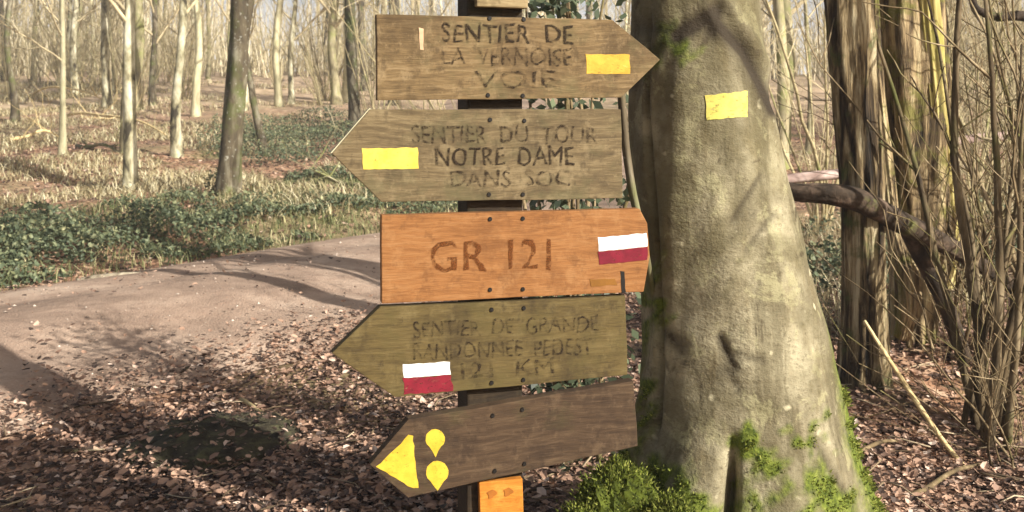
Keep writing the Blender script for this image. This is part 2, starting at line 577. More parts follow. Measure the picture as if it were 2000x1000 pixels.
M_straw = mat_bark("dry_stick", [(0.3, lin(160, 132, 84)), (0.6, lin(222, 200, 148))], 12, (1, 1, 1), 0)
M_leaf = mat_leafy("dead_leaves", [(0, lin(40, 31, 28)), (0.28, lin(84, 68, 59)), (0.5, lin(138, 109, 91)), (0.78, lin(194, 158, 132)), (1, lin(226, 206, 188))], 0.6, 0.15)
M_bramble = mat_leafy("bramble_leaves", [(0, lin(50, 58, 44)), (0.45, lin(94, 104, 78)), (0.8, lin(140, 142, 104)), (1, lin(188, 180, 138))], 0.5, 0.2)
M_dry = mat_leafy("dry_grass", [(0, lin(124, 112, 82)), (0.5, lin(178, 164, 124)), (1, lin(220, 210, 174))], 0.8, 0.25)

# ------------------------------------------------------------------ the signpost
ANG = R(15)
CA, SA = math.cos(ANG), math.sin(ANG)
PX0, PY0 = -0.041, 2.30            # a point of the boards' front plane, on the post
def uv(px, py, off=0.0):
    """(u, v) of a photo pixel on the boards' front plane"""
    k = (px - 1000) / F
    x0 = PX0 + off * SA; y0 = PY0 - off * CA
    u = (k * y0 - x0) / (CA - k * SA)
    return u, (HOR - py) / F * (y0 + u * SA)
post_root = empty("signpost", (PX0, PY0, 0))
post_root.rotation_euler = (0, 0, ANG)
post_root.location.z = gz(PX0, PY0)
GZ0 = post_root.location.z
tag(post_root, "weathered wooden signpost carrying five trail boards in front of the big tree", "signpost")

def prism(name, pts, y0, y1, mat, parent, bevel=0.0, label=None):
    """outline pts in (u, v) of the post's frame, from depth y0 (front) to y1"""
    bm = bmesh.new()
    vs = [bm.verts.new((u, y0, v - GZ0)) for u, v in pts]
    f = bm.faces.new(vs)
    r = bmesh.ops.extrude_face_region(bm, geom=[f])
    for e in r["geom"]:
        if isinstance(e, bmesh.types.BMVert):
            e.co.y = y1
    if bevel:
        bmesh.ops.bevel(bm, geom=list(bm.edges), offset=bevel, segments=2, affect='EDGES', profile=0.6)
    bmesh.ops.recalc_face_normals(bm, faces=bm.faces)
    me = bpy.data.meshes.new(name)
    bm.to_mesh(me); bm.free()
    o = link(name, me, mat, parent)
    if label: o["label"] = label
    return o

def rough_edge(pts, step=0.02, amp=0.0012, seed=0):
    r = random.Random(seed)
    out = []
    n = len(pts)
    for i in range(n):
        a = pts[i]; b = pts[(i + 1) % n]
        L = math.hypot(b[0] - a[0], b[1] - a[1])
        k = max(1, int(L / step))
        for j in range(k):
            t = j / k
            jx, jy = (r.uniform(-amp, amp), r.uniform(-amp, amp)) if True else (0, 0)
            out.append((a[0] + (b[0] - a[0]) * t + jx, a[1] + (b[1] - a[1]) * t + jy))
    return out

W1 = mat_wood("board_wood_brown", lin(62, 48, 30), lin(110, 90, 60), lin(144, 123, 90), 0.28, lin(82, 78, 50), seed=1.3)
W2 = mat_wood("board_wood_grey_brown", lin(58, 47, 32), lin(102, 87, 61), lin(134, 118, 88), 0.32, lin(80, 76, 50), seed=4.1)
W3 = mat_wood("board_wood_orange", lin(98, 62, 32), lin(134, 90, 50), lin(150, 110, 70), -0.6, lin(150, 100, 50), seed=7.7)
W4 = mat_wood("board_wood_mossy", lin(50, 40, 24), lin(86, 72, 40), lin(108, 94, 60), 0.40, lin(80, 70, 38), seed=11.9)
W5 = mat_wood("board_wood_dark", lin(40, 29, 20), lin(68, 52, 36), lin(94, 76, 56), 0.2, lin(64, 60, 34), seed=15.2)
WP = mat_wood("shaded_post_wood", lin(24, 18, 12), lin(46, 36, 24), lin(66, 54, 36), 0.3, lin(40, 44, 24), seed=20.4)  # very dark: the boards' shade on the post is put into its colour
WT = mat_wood("cap_wood", lin(84, 70, 46), lin(140, 122, 88), lin(170, 154, 118), 0.2, seed=27.4)
W6 = mat_wood("plate_wood", lin(136, 80, 20), lin(180, 114, 40), lin(196, 138, 62), -0.6, lin(150, 100, 40), seed=23.0)
M_screw = mat_plain("dark_screw", lin(26, 22, 18), 0.5)
M_yel = mat_paint("yellow_paint", lin(206, 184, 80), lin(190, 166, 62), lin(160, 132, 56), 0.4)
M_yel2 = mat_paint("deep_yellow_paint", lin(192, 156, 56), lin(174, 134, 42), lin(220, 196, 120), 0.7)
M_yel3 = mat_paint("yellow_sign_paint", lin(194, 166, 52), lin(178, 148, 40), lin(140, 112, 36), 0.5)
M_wht = mat_paint("white_paint", lin(226, 224, 220), lin(206, 202, 196), lin(150, 130, 110), 0.3)
M_red = mat_paint("red_paint", lin(112, 18, 36), lin(94, 12, 28), lin(90, 40, 36), 0.4)
M_redw = mat_paint("worn_red_paint", lin(120, 22, 38), lin(100, 16, 30), lin(122, 90, 66), 0.85)
M_let = mat_letter("carved_letter_stain", lin(44, 33, 20), 0.40, 0.62)
M_letw = mat_letter("worn_letter_stain", lin(48, 36, 22), 0.47, 0.70)
M_let3 = mat_letter("carved_letter_brown", lin(98, 54, 18), 0.40, 0.62)
M_let4 = mat_letter("carved_letter_dark", lin(44, 33, 20), 0.48, 0.72)
TH = 0.030

# post, slightly pointed cap above the frame
ul, _ = uv(918, 300); ur, _ = uv(1028, 300)
prism("post", [(ul, GZ0 - 0.35), (ur, GZ0 - 0.35), (ur, 0.30), (ul, 0.30)], TH + 0.001, TH + 0.115, WP, post_root, 0.006)
capl, _ = uv(932, 10); capr, _ = uv(1032, 10)
bm_pts = [(capl, 0.212), (capr, 0.210), (capr + 0.004, 0.330), ((capl + capr) / 2, 0.352), (capl - 0.004, 0.330)]
prism("top_block", bm_pts, 0.002, TH, WT, post_root, 0.004)

def board(label, pxpts, mat, screws=True, depth=TH):
    pts = [uv(*p) for p in pxpts]
    return prism("sign_board", rough_edge(pts, 0.05, 0.0009, len(pxpts)), 0.0, depth, mat, post_root, 0.0022, label)

def mark(name, px, mat, parent, z=0.0008, seed=1, amp=0.0010, label=None):
    pts = rough_edge([uv(*p) for p in px], 0.012, amp, seed)
    return prism(name, pts, -z, 0.001, mat, parent, 0.0, label)

def screw(px, py, parent):
    u, v = uv(px, py)
    bm = bmesh.new()
    bmesh.ops.create_cone(bm, cap_ends=True, segments=14, radius1=0.0062, radius2=0.0044, depth=0.005)
    bmesh.ops.rotate(bm, verts=bm.verts, cent=(0, 0, 0), matrix=__import__("mathutils").Matrix.Rotation(R(90), 3, 'X'))
    bmesh.ops.translate(bm, verts=bm.verts, vec=(u, -0.0005, v - GZ0))
    me = bpy.data.meshes.new("screw"); bm.to_mesh(me); bm.free()
    return link("screw", me, M_screw, parent)

def lettering(text, x0, x1, yt, yb, mat, parent, tilt=(0, 0), gap=1.0):
    """text between photo columns x0..x1 and rows yt..yb; tilt = extra rows at the right end"""
    cu = bpy.data.curves.new("lettering", 'FONT')
    cu.body = text
    cu.size = 1.0
    cu.space_character = gap
    cu.resolution_u = 3
    cu.offset = 0.0
    o = bpy.data.objects.new("lettering", cu)
    COL.objects.link(o)
    dg = bpy.context.evaluated_depsgraph_get()
    me = bpy.data.meshes.new_from_object(o.evaluated_get(dg))
    bpy.data.objects.remove(o)
    n = len(me.vertices)
    c = np.zeros(n * 3, np.float32)
    me.vertices.foreach_get("co", c)
    c = c.reshape(-1, 3)
    lo, hi = c.min(0), c.max(0)
    r = random.Random(text)
    s = (c[:, 0] - lo[0]) / (hi[0] - lo[0]); t = (c[:, 1] - lo[1]) / (hi[1] - lo[1])
    out = np.zeros_like(c)
    for i in range(n):
        px = x0 + (x1 - x0) * s[i]
        py = yb + (yt - yb) * t[i] + tilt[0] + (tilt[1] - tilt[0]) * s[i] + 1.6 * math.sin(s[i] * 23 + len(text)) + 1.5 * math.sin(s[i] * 71 + 3 * t[i])
        px += 1.6 * math.sin(t[i] * 4 + s[i] * 40)
        u, v = uv(px, py)
        out[i] = (u, -0.0009, v - GZ0)
    me.vertices.foreach_set("co", out.ravel())
    me.update()
    bm = bmesh.new()
    bm.from_mesh(me)
    g = bmesh.ops.duplicate(bm, geom=bm.faces[:])
    bmesh.ops.translate(bm, verts=[e for e in g["geom"] if isinstance(e, bmesh.types.BMVert)], vec=(0.0022, -0.0004, 0.0008))
    bm.to_mesh(me); bm.free()
    return link("lettering", me, mat, parent)

# board 1, pointing right
b = board("top brown board pointing right with carved lettering and a yellow blaze",
          [(735, 28), (1196, 38), (1290, 116), (1214, 191), (737, 196)], W1)
mark("paint_blaze", [(1144, 106), (1229, 106), (1231, 144), (1146, 144)], M_yel2, b)
mark("scratch", [(818, 54), (827, 56), (827, 98), (820, 96)], mat_plain("pale_scratch", lin(214, 178, 140)), b, 0.0012, amp=0.0006)
for p in ((956, 36), (1023, 38), (953, 186), (1021, 187)): screw(*p, b)
lettering("SENTIER  DE", 862, 1118, 46, 82, M_let, b, (0, 4), 1.05)
lettering("LA  VERNOISE", 862, 1116, 92, 126, M_letw, b, (0, 3))
lettering("VOIE", 926, 1086, 140, 172, M_letw, b, (0, -2))
# board 2, pointing left
b = board("brown grey board pointing left with three carved lines and a bright yellow blaze",
          [(648, 300), (722, 214), (1213, 213), (1217, 388), (744, 394)], W2)
mark("paint_blaze", [(707, 290), (816, 288), (818, 329), (709, 331)], M_yel, b)
for p in ((957, 234), (1024, 236), (955, 380), (1021, 380)): screw(*p, b)
lettering("SENTIER  DU  TOUR", 803, 1166, 246, 280, M_letw, b, (0, 0))
lettering("NOTRE  DAME", 850, 1120, 288, 324, M_let, b, (0, -2))
lettering("DANS  SOC", 880, 1112, 334, 366, M_letw, b, (0, -3))
prism("chamfer_edge", [uv(*p) for p in ((646, 299), (722, 211), (726, 213), (652, 300))], 0.004, TH - 0.004, mat_plain("skylit_end_grain", lin(206, 196, 160)), b)  # skylight on the chamfer put into its pale colour
# board 3, orange
b = board("orange brown board carved GR 121 with a white and red blaze",
          [(745, 421), (1250, 408), (1264, 436), (1270, 500), (1257, 570), (746, 593)], W3)
mark("white_blaze", [(1168, 464), (1263, 455), (1265, 481), (1169, 491)], M_wht, b)
mark("red_blaze", [(1168, 492), (1265, 482), (1264, 507), (1170, 517)], M_red, b, 0.0014)
for p in ((957, 428), (1021, 427), (957, 566), (1021, 565)): screw(*p, b)
lettering("GR", 840, 948, 470, 530, M_let3, b, (2, 0), 1.1)
lettering("121", 993, 1074, 468, 526, M_let3, b, (0, 0), 1.1)
mark("dark_chip", [(1152, 546), (1200, 544), (1205, 556), (1154, 560)], mat_plain("rotten_wood", lin(126, 84, 30)), b, 0.001)
mark("split", [(1212, 530), (1219, 530), (1222, 571), (1214, 572)], M_screw, b, 0.001)
# board 4, mossy, pointing left
b = board("olive mossy board pointing left with worn lettering and a white and red blaze",
          [(648, 690), (742, 600), (1222, 578), (1226, 733), (772, 776)], W4)
mark("white_blaze", [(787, 712), (878, 706), (880, 731), (788, 738)], M_wht, b)
mark("red_blaze", [(787, 739), (880, 732), (886, 763), (790, 770)], M_redw, b, 0.0008, amp=0.002)
for p in ((960, 605), (1023, 602), (960, 748), (1022, 742)): screw(*p, b)
lettering("SENTIER  DE  GRANDE", 806, 1168, 624, 655, M_let4, b, (4, -8))
lettering("RANDONNEE  PEDEST", 806, 1156, 668, 700, M_let4, b, (4, -8))
lettering("121  KM", 900, 1080, 706, 736, M_let4, b, (3, -6))
# board 5, tilted, dark
b = board("dark brown board sloping down to the left with yellow arrow and drop marks",
          [(722, 908), (797, 820), (1238, 744), (1246, 872), (797, 972)], W5)
mark("yellow_arrow", [(735, 912), (798, 850), (806, 850), (817, 952), (806, 954)], M_yel3, b, amp=0.0015)
def drop(cx, cy, r, tail, parent):
    pts = []
    for k in range(15):
        a = R(-52 + 284 * k / 14)
        pts.append((cx + r * math.cos(a), cy - r * math.sin(a)))
    pts += [(cx - 0.28 * r, cy + 1.25 * r), (cx + 1, cy + tail), (cx + 0.32 * r, cy + 1.2 * r)]
    return mark("yellow_drop", pts, M_yel3, parent, amp=0.0005)
drop(850, 857, 19, 36, b)
drop(854, 922, 22, 36, b)
for p in ((962, 812), (1020, 800), (966, 920), (1024, 906)): screw(*p, b)
# plate on the post under the boards
b = prism("small_plate", [uv(*p) for p in ((938, 946), (1023, 938), (1026, 1034), (941, 1040))], 0.010, TH, W6, post_root, 0.002,
          "small orange plate below the boards with two dark dots")
for (cx, cy) in ((962, 968), (994, 964)):
    pts = [(cx + (9 + 3 * math.sin(3 * a + cx)) * math.cos(a), cy - (8 + 2 * math.sin(2 * a)) * math.sin(a)) for a in np.linspace(0, 2 * math.pi, 14, endpoint=False)]
    prism("dark_dot", [uv(*p) for p in pts], 0.0085, 0.0105, mat_plain("dark_dot_paint", lin(146, 88, 28)), b)

# ------------------------------------------------------------------ the big tree behind the signs
TY = 2.62
rows_px = [(-4000, 1262, 1404), (-2000, 1255, 1430), (-700, 1248, 1452), (-200, 1240, 1468), (0, 1236, 1479), (100, 1232, 1491), (200, 1230, 1504), (300, 1233, 1521), (400, 1240, 1544),
           (500, 1250, 1570), (600, 1256, 1598), (700, 1254, 1620), (800, 1242, 1644), (900, 1206, 1672), (1000, 1150, 1708), (1120, 1070, 1768), (1250, 990, 1850), (1420, 900, 1960)]
rp = np.array(rows_px, float)
zr = (HOR - rp[:, 0]) / F * TY
cxr = ((rp[:, 1] + rp[:, 2]) / 2 - 1000) / F * TY
rr_ = (rp[:, 2] - rp[:, 1]) / 2 / F * TY
zs = np.concatenate([np.linspace(zr[-1], 0.45, 190), np.linspace(0.5, zr[0], 60)])
cx = np.interp(zs, zr[::-1], cxr[::-1]); rb = np.interp(zs, zr[::-1], rr_[::-1])
NS = 220
th = np.linspace(0, 2 * np.pi, NS, endpoint=False)
TH_, ZS_ = np.meshgrid(th, zs)
flare = np.clip((-0.70 - ZS_) / 0.7, 0, 1) ** 1.3
lobes = 0
for a0, w, amp in ((R(184), 0.34, 0.9), (R(236), 0.30, 1.2), (R(292), 0.40, 0.8), (R(352), 0.36, 1.0), (R(60), 0.4, 0.8), (R(120), 0.4, 0.9)):
    dth = (TH_ - a0 + np.pi) % (2 * np.pi) - np.pi
    lobes = lobes + amp * np.exp(-(dth / w) ** 2)
rmul = 1 + flare * (0.42 * lobes - 0.30)
wv = sines(7, 21, 1.0, 1.0, 5.0); wv2 = sines(8, 22, 1.0, 5, 14)
per = lambda f, k: f(np.cos(TH_) * k, ZS_ * 3.0 + np.sin(TH_) * k)
rmul = rmul + 0.018 * per(wv, 2.0) + 0.007 * per(wv2, 1.2)
# deep groove between the two front roots and the long furrow on the left side
def groove(a0, w, dep, z0, z1, drift=0.0):
    ac = a0 + drift * ZS_
    dth = (TH_ - ac + np.pi) % (2 * np.pi) - np.pi
    ww = np.clip((ZS_ - z0) / 0.12, 0, 1) * np.clip((z1 - ZS_) / 0.15, 0, 1)
    return dep * np.exp(-(dth / w) ** 2) * ww
g1 = groove(R(254), 0.05, 0.34, -2.5, -0.80)
g2 = groove(R(213), 0.05, 0.10, -0.9, 0.25, 0.10)
rmul = rmul - g1 - g2
X_ = cx[:, None] + rb[:, None] * rmul * np.cos(TH_)
Y_ = TY + rb[:, None] * np.clip(rmul, 0.3, None) * np.sin(TH_)
# branch collar chevron: ridge lines over the front of the trunk, apex near the top of the picture
pxx = X_ / Y_ * F + 1000; pyy = HOR - ZS_ / Y_ * F
front = (np.sin(TH_) < 0.15)
def seg_dist(ax, ay, bx, by):
    t = np.clip(((pxx - ax) * (bx - ax) + (pyy - ay) * (by - ay)) / ((bx - ax) ** 2 + (by - ay) ** 2), 0, 1)
    return np.hypot(pxx - ax - t * (bx - ax), pyy - ay - t * (by - ay))
scar_shade = np.zeros_like(X_)
for (ax, ay, bx, by, w, s) in ((1398, 25, 1320, 70, 13, 0.9), (1398, 45, 1450, 100, 11, 0.9), (1450, 100, 1508, 215, 10, 0.9), (1250, 55, 1330, 62, 14, 0.45), (1398, 20, 1392, 60, 16, 0.7), (1290, 85, 1232, 165, 9, 0.5),
                               (1485, 345, 1430, 430, 4, 0.7), (1510, 420, 1455, 490, 4, 0.6), (1405, 660, 1435, 720, 7, 1.0), (1300, 650, 1330, 680, 9, 0.7), (1435, 690, 1490, 705, 5, 0.7), (1418, 720, 1440, 760, 6, 0.7), (1590, 860, 1650, 960, 5, 0.6)):
    scar_shade = np.maximum(scar_shade, (1.5 if ay < 200 else 1.0) * s * np.exp(-(seg_dist(ax, ay, bx, by) / (w * 1.45)) ** 2) * front)
ridge = 0.010 * np.exp(-((seg_dist(1400, 10, 1520, 200) - 20) / 12) ** 2) * front * (pyy < 260)
dr = ridge - 0.008 * scar_shade
X_ = X_ + dr * np.cos(TH_); Y_ = Y_ + dr * np.sin(TH_)
moss = np.zeros_like(X_)
def blob(px, py, rx, ry, s):
    qx = pxx + 22 * np.sin(pyy * 0.061 + px) + 14 * np.sin(pyy * 0.13 + pxx * 0.09); qy = pyy + 22 * np.sin(pxx * 0.067 + py) + 12 * np.sin(pxx * 0.15 - pyy * 0.05)
    return s * np.exp(-(((qx - px) / rx) ** 2 + ((qy - py) / ry) ** 2)) * front
for bb in ((1470, 890, 42, 48, 1.0), (1590, 855, 34, 26, 0.95), (1480, 985, 60, 40, 0.7), (1610, 975, 60, 55, 0.9), (1205, 945, 95, 62, 1.2), (1320, 980, 60, 50, 1.0), (1250, 840, 30, 80, 0.6), (1300, 90, 45, 40, 0.85), (1268, 600, 25, 90, 0.7), (1240, 760, 30, 80, 0.7)):
    moss = np.maximum(moss, blob(*bb))
edge_r = np.exp(-((TH_ - R(352) + np.pi) % (2 * np.pi) - np.pi) ** 2 / 0.12) * np.clip((-0.25 - ZS_) / 0.6, 0, 1)
moss = np.maximum(moss, 0.85 * edge_r)
moss = np.maximum(moss, np.clip((-1.0 - ZS_) / 0.3, 0, 1) * 0.7)
# grey-green film on the shaded side too
nz = len(zs)
ii = np.arange(nz - 1)[:, None] * NS; jj = np.arange(NS)[None, :]; jn = (jj + 1) % NS
Qt = np.stack([ii + jj, ii + jn, ii + NS + jn, ii + NS + jj], -1).reshape(-1, 4)
big = empty("beech_tree", (0.6, TY, gz(0.6, TY)))
tag(big, "thick grey barked tree with mossy spreading roots, yellow blaze on its trunk", "tree")
o0 = np.array(big.location)
VT = np.stack([X_, Y_, ZS_], -1).reshape(-1, 3)
trunk = link("trunk", mesh_np("trunk", VT - o0, Qt, None, True, {"moss": moss.ravel(), "scar_shade": scar_shade.ravel()}), M_beech, big)
# yellow blaze following the bark
def surf_at(px, py):
    d = np.where(front, (pxx - px) ** 2 + (pyy - py) ** 2, 1e9)
    k = np.unravel_index(d.argmin(), d.shape)
    return k
nb_u, nb_v = 14, 8
bl = []
rj = random.Random(4)
for j in range(nb_v):
    for i in range(nb_u):
        s, t = i / (nb_u - 1), j / (nb_v - 1)
        px = 1377 + 83 * s + 4 * t * (1 - s); py = 187 + 48 * t - 10 * s * (1 - 0.2 * t)
        if i in (0, nb_u - 1) or j in (0, nb_v - 1):
            px += rj.uniform(-1.2, 1.2); py += rj.uniform(-1.2, 1.2)
        kx = (px - 1000) / F; kz = (HOR - py) / F
        # bark depth there, from the nearest trunk points
        dd = np.where(front, (pxx - px) ** 2 + (pyy - py) ** 2, 1e9).ravel()
        q = np.argpartition(dd, 8)[:8]; wq = 1 / (dd[q] + 4)
        yy = float((Y_.ravel()[q] * wq).sum() / wq.sum()) - 0.0022
        bl.append((kx * yy, yy, kz * yy))
bl = np.array(bl)
ii = np.arange(nb_v - 1)[:, None] * nb_u + np.arange(nb_u - 1)[None, :]
Qb = np.stack([ii, ii + nb_u, ii + nb_u + 1, ii + 1], -1).reshape(-1, 4)
link("paint_blaze", mesh_np("paint_blaze", bl - o0, Qb), mat_paint("pale_yellow_paint", lin(200, 188, 96), lin(184, 170, 80), lin(150, 138, 86), 0.9), big)
# moss tufts
ta = Acc()
cand = np.argwhere((moss > 0.52) & front & (pyy > 760) & (pyy < 1150))
cand = cand[rng.random(len(cand)) < np.clip(wv2(pxx[cand[:, 0], cand[:, 1]] * 0.012, pyy[cand[:, 0], cand[:, 1]] * 0.012) * 0.8 + 0.35, 0, 1)]
pick = cand[rng.integers(0, len(cand), 6500)]
for (a, c) in pick:
    p = np.array([X_[a, c], Y_[a, c], ZS_[a, c]]) + rng.normal(0, 0.006, 3)
    nrm = np.array([math.cos(th[c]), math.sin(th[c]), 0.5]) + rng.normal(0, 0.5, 3)
    nrm /= np.linalg.norm(nrm)
    L = rng.uniform(0.004, 0.011) * (0.6 + moss[a, c] * 0.6)
    sdir = np.cross(nrm, rng.normal(0, 1, 3)); sdir /= np.linalg.norm(sdir) + 1e-9
    w = L * 0.28
    ta.add([p - sdir * w, p + sdir * w, p + nrm * L], None, [[0, 1, 2]], rng.uniform(0, 1))
mo = link("moss", ta.mesh("moss", False), M_moss, big)
for v in mo.data.vertices: v.co -= big.location
mo["kind"] = "stuff"

for (qx, qy, qY, ax, ay, az, sd_) in ((1205, 1000, 2.35, .092, .070, .100, 1), (1160, 1058, 2.32, .092, .085, .085, 2), (1312, 1056, 2.26, .062, .050, .085, 3)):
    c0 = P3(qx, qy, qY)
    fq = sines(6, 800 + sd_, 1.0, 2, 7)
    mq = Acc()
    nt_, np_ = 40, 20
    tt, pp = np.meshgrid(np.linspace(0, 2 * np.pi, nt_, endpoint=False), np.linspace(0.02, np.pi - 0.02, np_))
    ux, uy, uz = np.sin(pp) * np.cos(tt), np.sin(pp) * np.sin(tt), np.cos(pp)
    k = 1 + 0.13 * fq(ux * 2 + uz, uy * 2 - uz) + 0.05 * fq(ux * 6, uz * 6 + uy * 5)
    PV = np.stack([ux * ax * k, uy * ay * k, uz * az * k], -1).reshape(-1, 3) + c0 - o0
    i_ = np.arange(np_ - 1)[:, None] * nt_; j_ = np.arange(nt_)[None, :]
    mq.add(PV, np.stack([i_ + j_, i_ + nt_ + j_, i_ + nt_ + (j_ + 1) % nt_, i_ + (j_ + 1) % nt_], -1).reshape(-1, 4), None, np.clip(0.26 + 0.3 * fq(ux * 9 + uy * 4, uz * 9 - uy * 3).ravel(), 0, 0.5))
    for q in rng.integers(0, len(PV), 9000):
        p = PV[q] + rng.normal(0, 0.008, 3)
        nrm = (PV[q] - (c0 - o0)); nrm = nrm / np.linalg.norm(nrm) + rng.normal(0, .45, 3) + [0, 0, .25]; nrm /= np.linalg.norm(nrm)
        L = rng.uniform(0.004, 0.011); sv = np.cross(nrm, rng.normal(0, 1, 3)); sv /= np.linalg.norm(sv)
        mq.add([p - sv * L * .25, p + sv * L * .25, p + nrm * L], None, [[0, 1, 2]], rng.uniform(0.0, 1) ** 1.3)
    link("moss_cushion", mq.mesh("moss_cushion", False), M_moss, big)

# crown limbs above the picture
def grow(acc, p, d, L, r, depth, rg, seg=5, twig=2):
    n = 7 if depth > 1 else 5
    pts = [p.copy()]; dd = d / np.linalg.norm(d)
    for i in range(n - 1):
        dd = dd + rg.normal(0, 0.12, 3) + np.array([0, 0, 0.06])
        dd /= np.linalg.norm(dd)
        pts.append(pts[-1] + dd * L / (n - 1))
    acc.tube(pts, np.linspace(r, max(r * 0.35, 0.0025), n), seg if depth > 1 else max(3, seg - 2), cap=False)
    if depth <= 0: return
    for k in range(rg.integers(2, 2 + twig + 1) + (1 if depth > 1 else 0)):
        i = rg.integers(1, n)
        a = rg.normal(0, 1, 3); a -= dd * (a @ dd); a /= np.linalg.norm(a)
        nd = dd * rg.uniform(0.5, 1.0) + a * rg.uniform(0.5, 0.9) + np.array([0, 0, 0.15])
        grow(acc, pts[i], nd, L * rg.uniform(0.4, 0.65), r * 0.45, depth - 1, rg, seg, twig)

ca = Acc()
rgx = np.random.default_rng(31)
for k in range(9):
    z = 3.4 + 0.32 * k
    a = k * 2.4
    c = np.interp(z, zr[::-1], cxr[::-1])
    grow(ca, np.array([c, TY, z]), np.array([math.cos(a), math.sin(a), 0.9]), 4.2, 0.07, 3, rgx)
grow(ca, np.array([cx[-1], TY, zs[-1] - 0.1]), np.array([-0.1, 0.1, 1.0]), 6, rb[-1] * 0.98, 3, rgx, 8)
cr = link("crown", ca.mesh("crown"), M_twig, big)
cr.data.transform(__import__("mathutils").Matrix.Translation(-big.location))

# ------------------------------------------------------------------ old ridged trees on the right
def ridged(seed, k=9, amp=0.16):
    w1 = sines(3, seed, 1.0, 0.8, 2.2); w2 = sines(4, seed + 1, 1.0, 3, 9); w3 = sines(4, seed + 2, 1, 0.6, 1.8)
    def f(t, s):
        ph = 0.9 * w1(np.cos(t) * 1.5, s * 1.6)
        rg = 1 - np.abs(np.sin(k * 0.5 * t + ph))
        return 1 + amp * (rg * 1.2 - 0.5) + 0.10 * w3(np.cos(t) * 1.5 + 2 * np.sin(t), s * 1.3) + 0.03 * w2(np.cos(t) * 3, s * 3 + np.sin(t) * 3)
    return f

def spath(px, n=60):
    """px: list of (px, py, Y, radius in px); smooth resample"""
    P = np.array([[*P3(a, b, Y), r / F * Y] for a, b, Y, r in px])
    t = np.linspace(0, len(P) - 1, n)
    out = np.stack([np.interp(t, np.arange(len(P)), P[:, i]) for i in range(4)], -1)
    for _ in range(4):
        out[1:-1] = (out[:-2] + 2 * out[1:-1] + out[2:]) / 4
    return out

def old_tree(label, stems, mats, seed, crown_from=None):
    P0 = P3(*stems[0][0][:3])
    root = empty("old_tree", (P0[0], P0[1], gz(P0[0], P0[1])))
    tag(root, label, "tree")
    rl = np.array(root.location)
    for i, st in enumerate(stems):
        S = spath(st, 90)
        a = Acc()
        a.tube(S[:, :3] - rl, S[:, 3], 64, ridged(seed + i * 7, 9 + 2 * i))
        link("trunk", a.mesh("trunk"), mats[i], root)
        a = Acc(); rg = np.random.default_rng(seed + i)
        top = S[-1, :3] - rl
        for k in range(5):
            an = k * 1.7 + i
            grow(a, S[-1 - 5 * k, :3] - rl, np.array([math.cos(an) * 0.7, math.sin(an) * 0.7, 1.0]), 3.0, S[-1, 3] * 0.55, 2, rg)
        link("branches", a.mesh("branches"), M_twig, root)
    return root

old_tree("dark mossy ridged trunk rising behind the fallen branch, nearest to the big tree",
         [[(1690, 800, 4.6, 62), (1686, 720, 4.6, 46), (1686, 600, 4.6, 38), (1684, 480, 4.6, 37), (1682, 380, 4.6, 38), (1676, 280, 4.6, 40), (1668, 180, 4.6, 42), (1662, 80, 4.6, 44), (1656, -40, 4.6, 44), (1630, -400, 4.6, 32), (1600, -1000, 4.6, 26), (1590, -1700, 4.9, 16)]],
         [M_ridged], 41)
old_tree("broad furrowed trunk with a sunlit yellow edge and a dark hollow, behind the bush stems",
         [[(1784, 830, 5.25, 66), (1780, 740, 5.25, 46), (1782, 640, 5.25, 42), (1790, 540, 5.25, 50), (1800, 440, 5.25, 58), (1796, 340, 5.25, 62), (1786, 240, 5.25, 66), (1776, 140, 5.25, 70), (1768, 40, 5.25, 74), (1760, -80, 5.25, 72), (1740, -500, 5.25, 60), (1730, -1100, 5.25, 46), (1735, -1900, 5.25, 26)],
          [(1842, 560, 5.32, 20), (1850, 500, 5.3, 22), (1846, 420, 5.22, 22), (1838, 320, 5.15, 21), (1828, 220, 5.1, 20), (1818, 120, 5.1, 21), (1806, 0, 5.1, 24), (1796, -120, 5.1, 24), (1790, -500, 5.1, 20), (1810, -1000, 5.1, 12)],
          [(1760, 660, 5.05, 14), (1778, 600, 5.02, 22), (1776, 540, 5.02, 22), (1756, 480, 5.06, 18), (1742, 430, 5.1, 15), (1730, 330, 5.1, 16), (1714, 200, 5.1, 15), (1704, 60, 5.1, 14), (1700, -100, 5.1, 13), (1690, -500, 5.1, 9)]],
         [M_ridge, mat_bark("sunlit_yellow_bark", [(0.3, lin(120, 106, 58)), (0.5, lin(186, 170, 104)), (0.7, lin(214, 200, 140))], 9, (1, 1, 0.2), 0.2, lin(150, 146, 66), vary=0), M_ridge], 57)  # sunlight on the trunk's right edge put into this stem's yellow colour

# dark fallen branch wedged across the trunks
def log(name, label, cat, px, mat, seg=24, seed=5, kn=5, amp=0.08):
    S = spath(px, 60)
    root_loc = S[:, :3].mean(0)
    a = Acc(); a.tube(S[:, :3] - root_loc, S[:, 3], seg, ridged(seed, kn, amp))
    o = link(name, a.mesh(name), mat, None, root_loc)
    tag(o, label, cat)
    return o
log("fallen_branch", "dark fallen branch lodged across the two ridged trunks", "branch",
    [(1500, 352, 4.55, 12), (1545, 376, 4.5, 17), (1610, 377, 4.45, 20), (1670, 386, 4.43, 22), (1720, 412, 4.5, 22), (1775, 442, 4.66, 22), (1830, 468, 4.76, 21), (1875, 492, 4.8, 19), (1960, 545, 4.95, 15), (2070, 640, 5.1, 11)], M_log)
log("dead_limb", "crooked dark limb hanging below the fallen branch", "branch",
    [(1775, 450, 4.86, 17), (1795, 490, 4.86, 17), (1822, 540, 4.88, 16), (1850, 600, 4.9, 15), (1878, 680, 4.95, 14), (1905, 790, 5.0, 12)], M_log, 16, 9)
log("pale_log", "pinkish bleached log lying behind the big tree, close to the dark fallen branch", "log",
    [(1440, 356, 9.2, 7), (1540, 350, 9.2, 9), (1600, 343, 9.2, 10), (1660, 338, 9.3, 9), (1780, 326, 9.6, 8)], M_palelog, 18, 12)
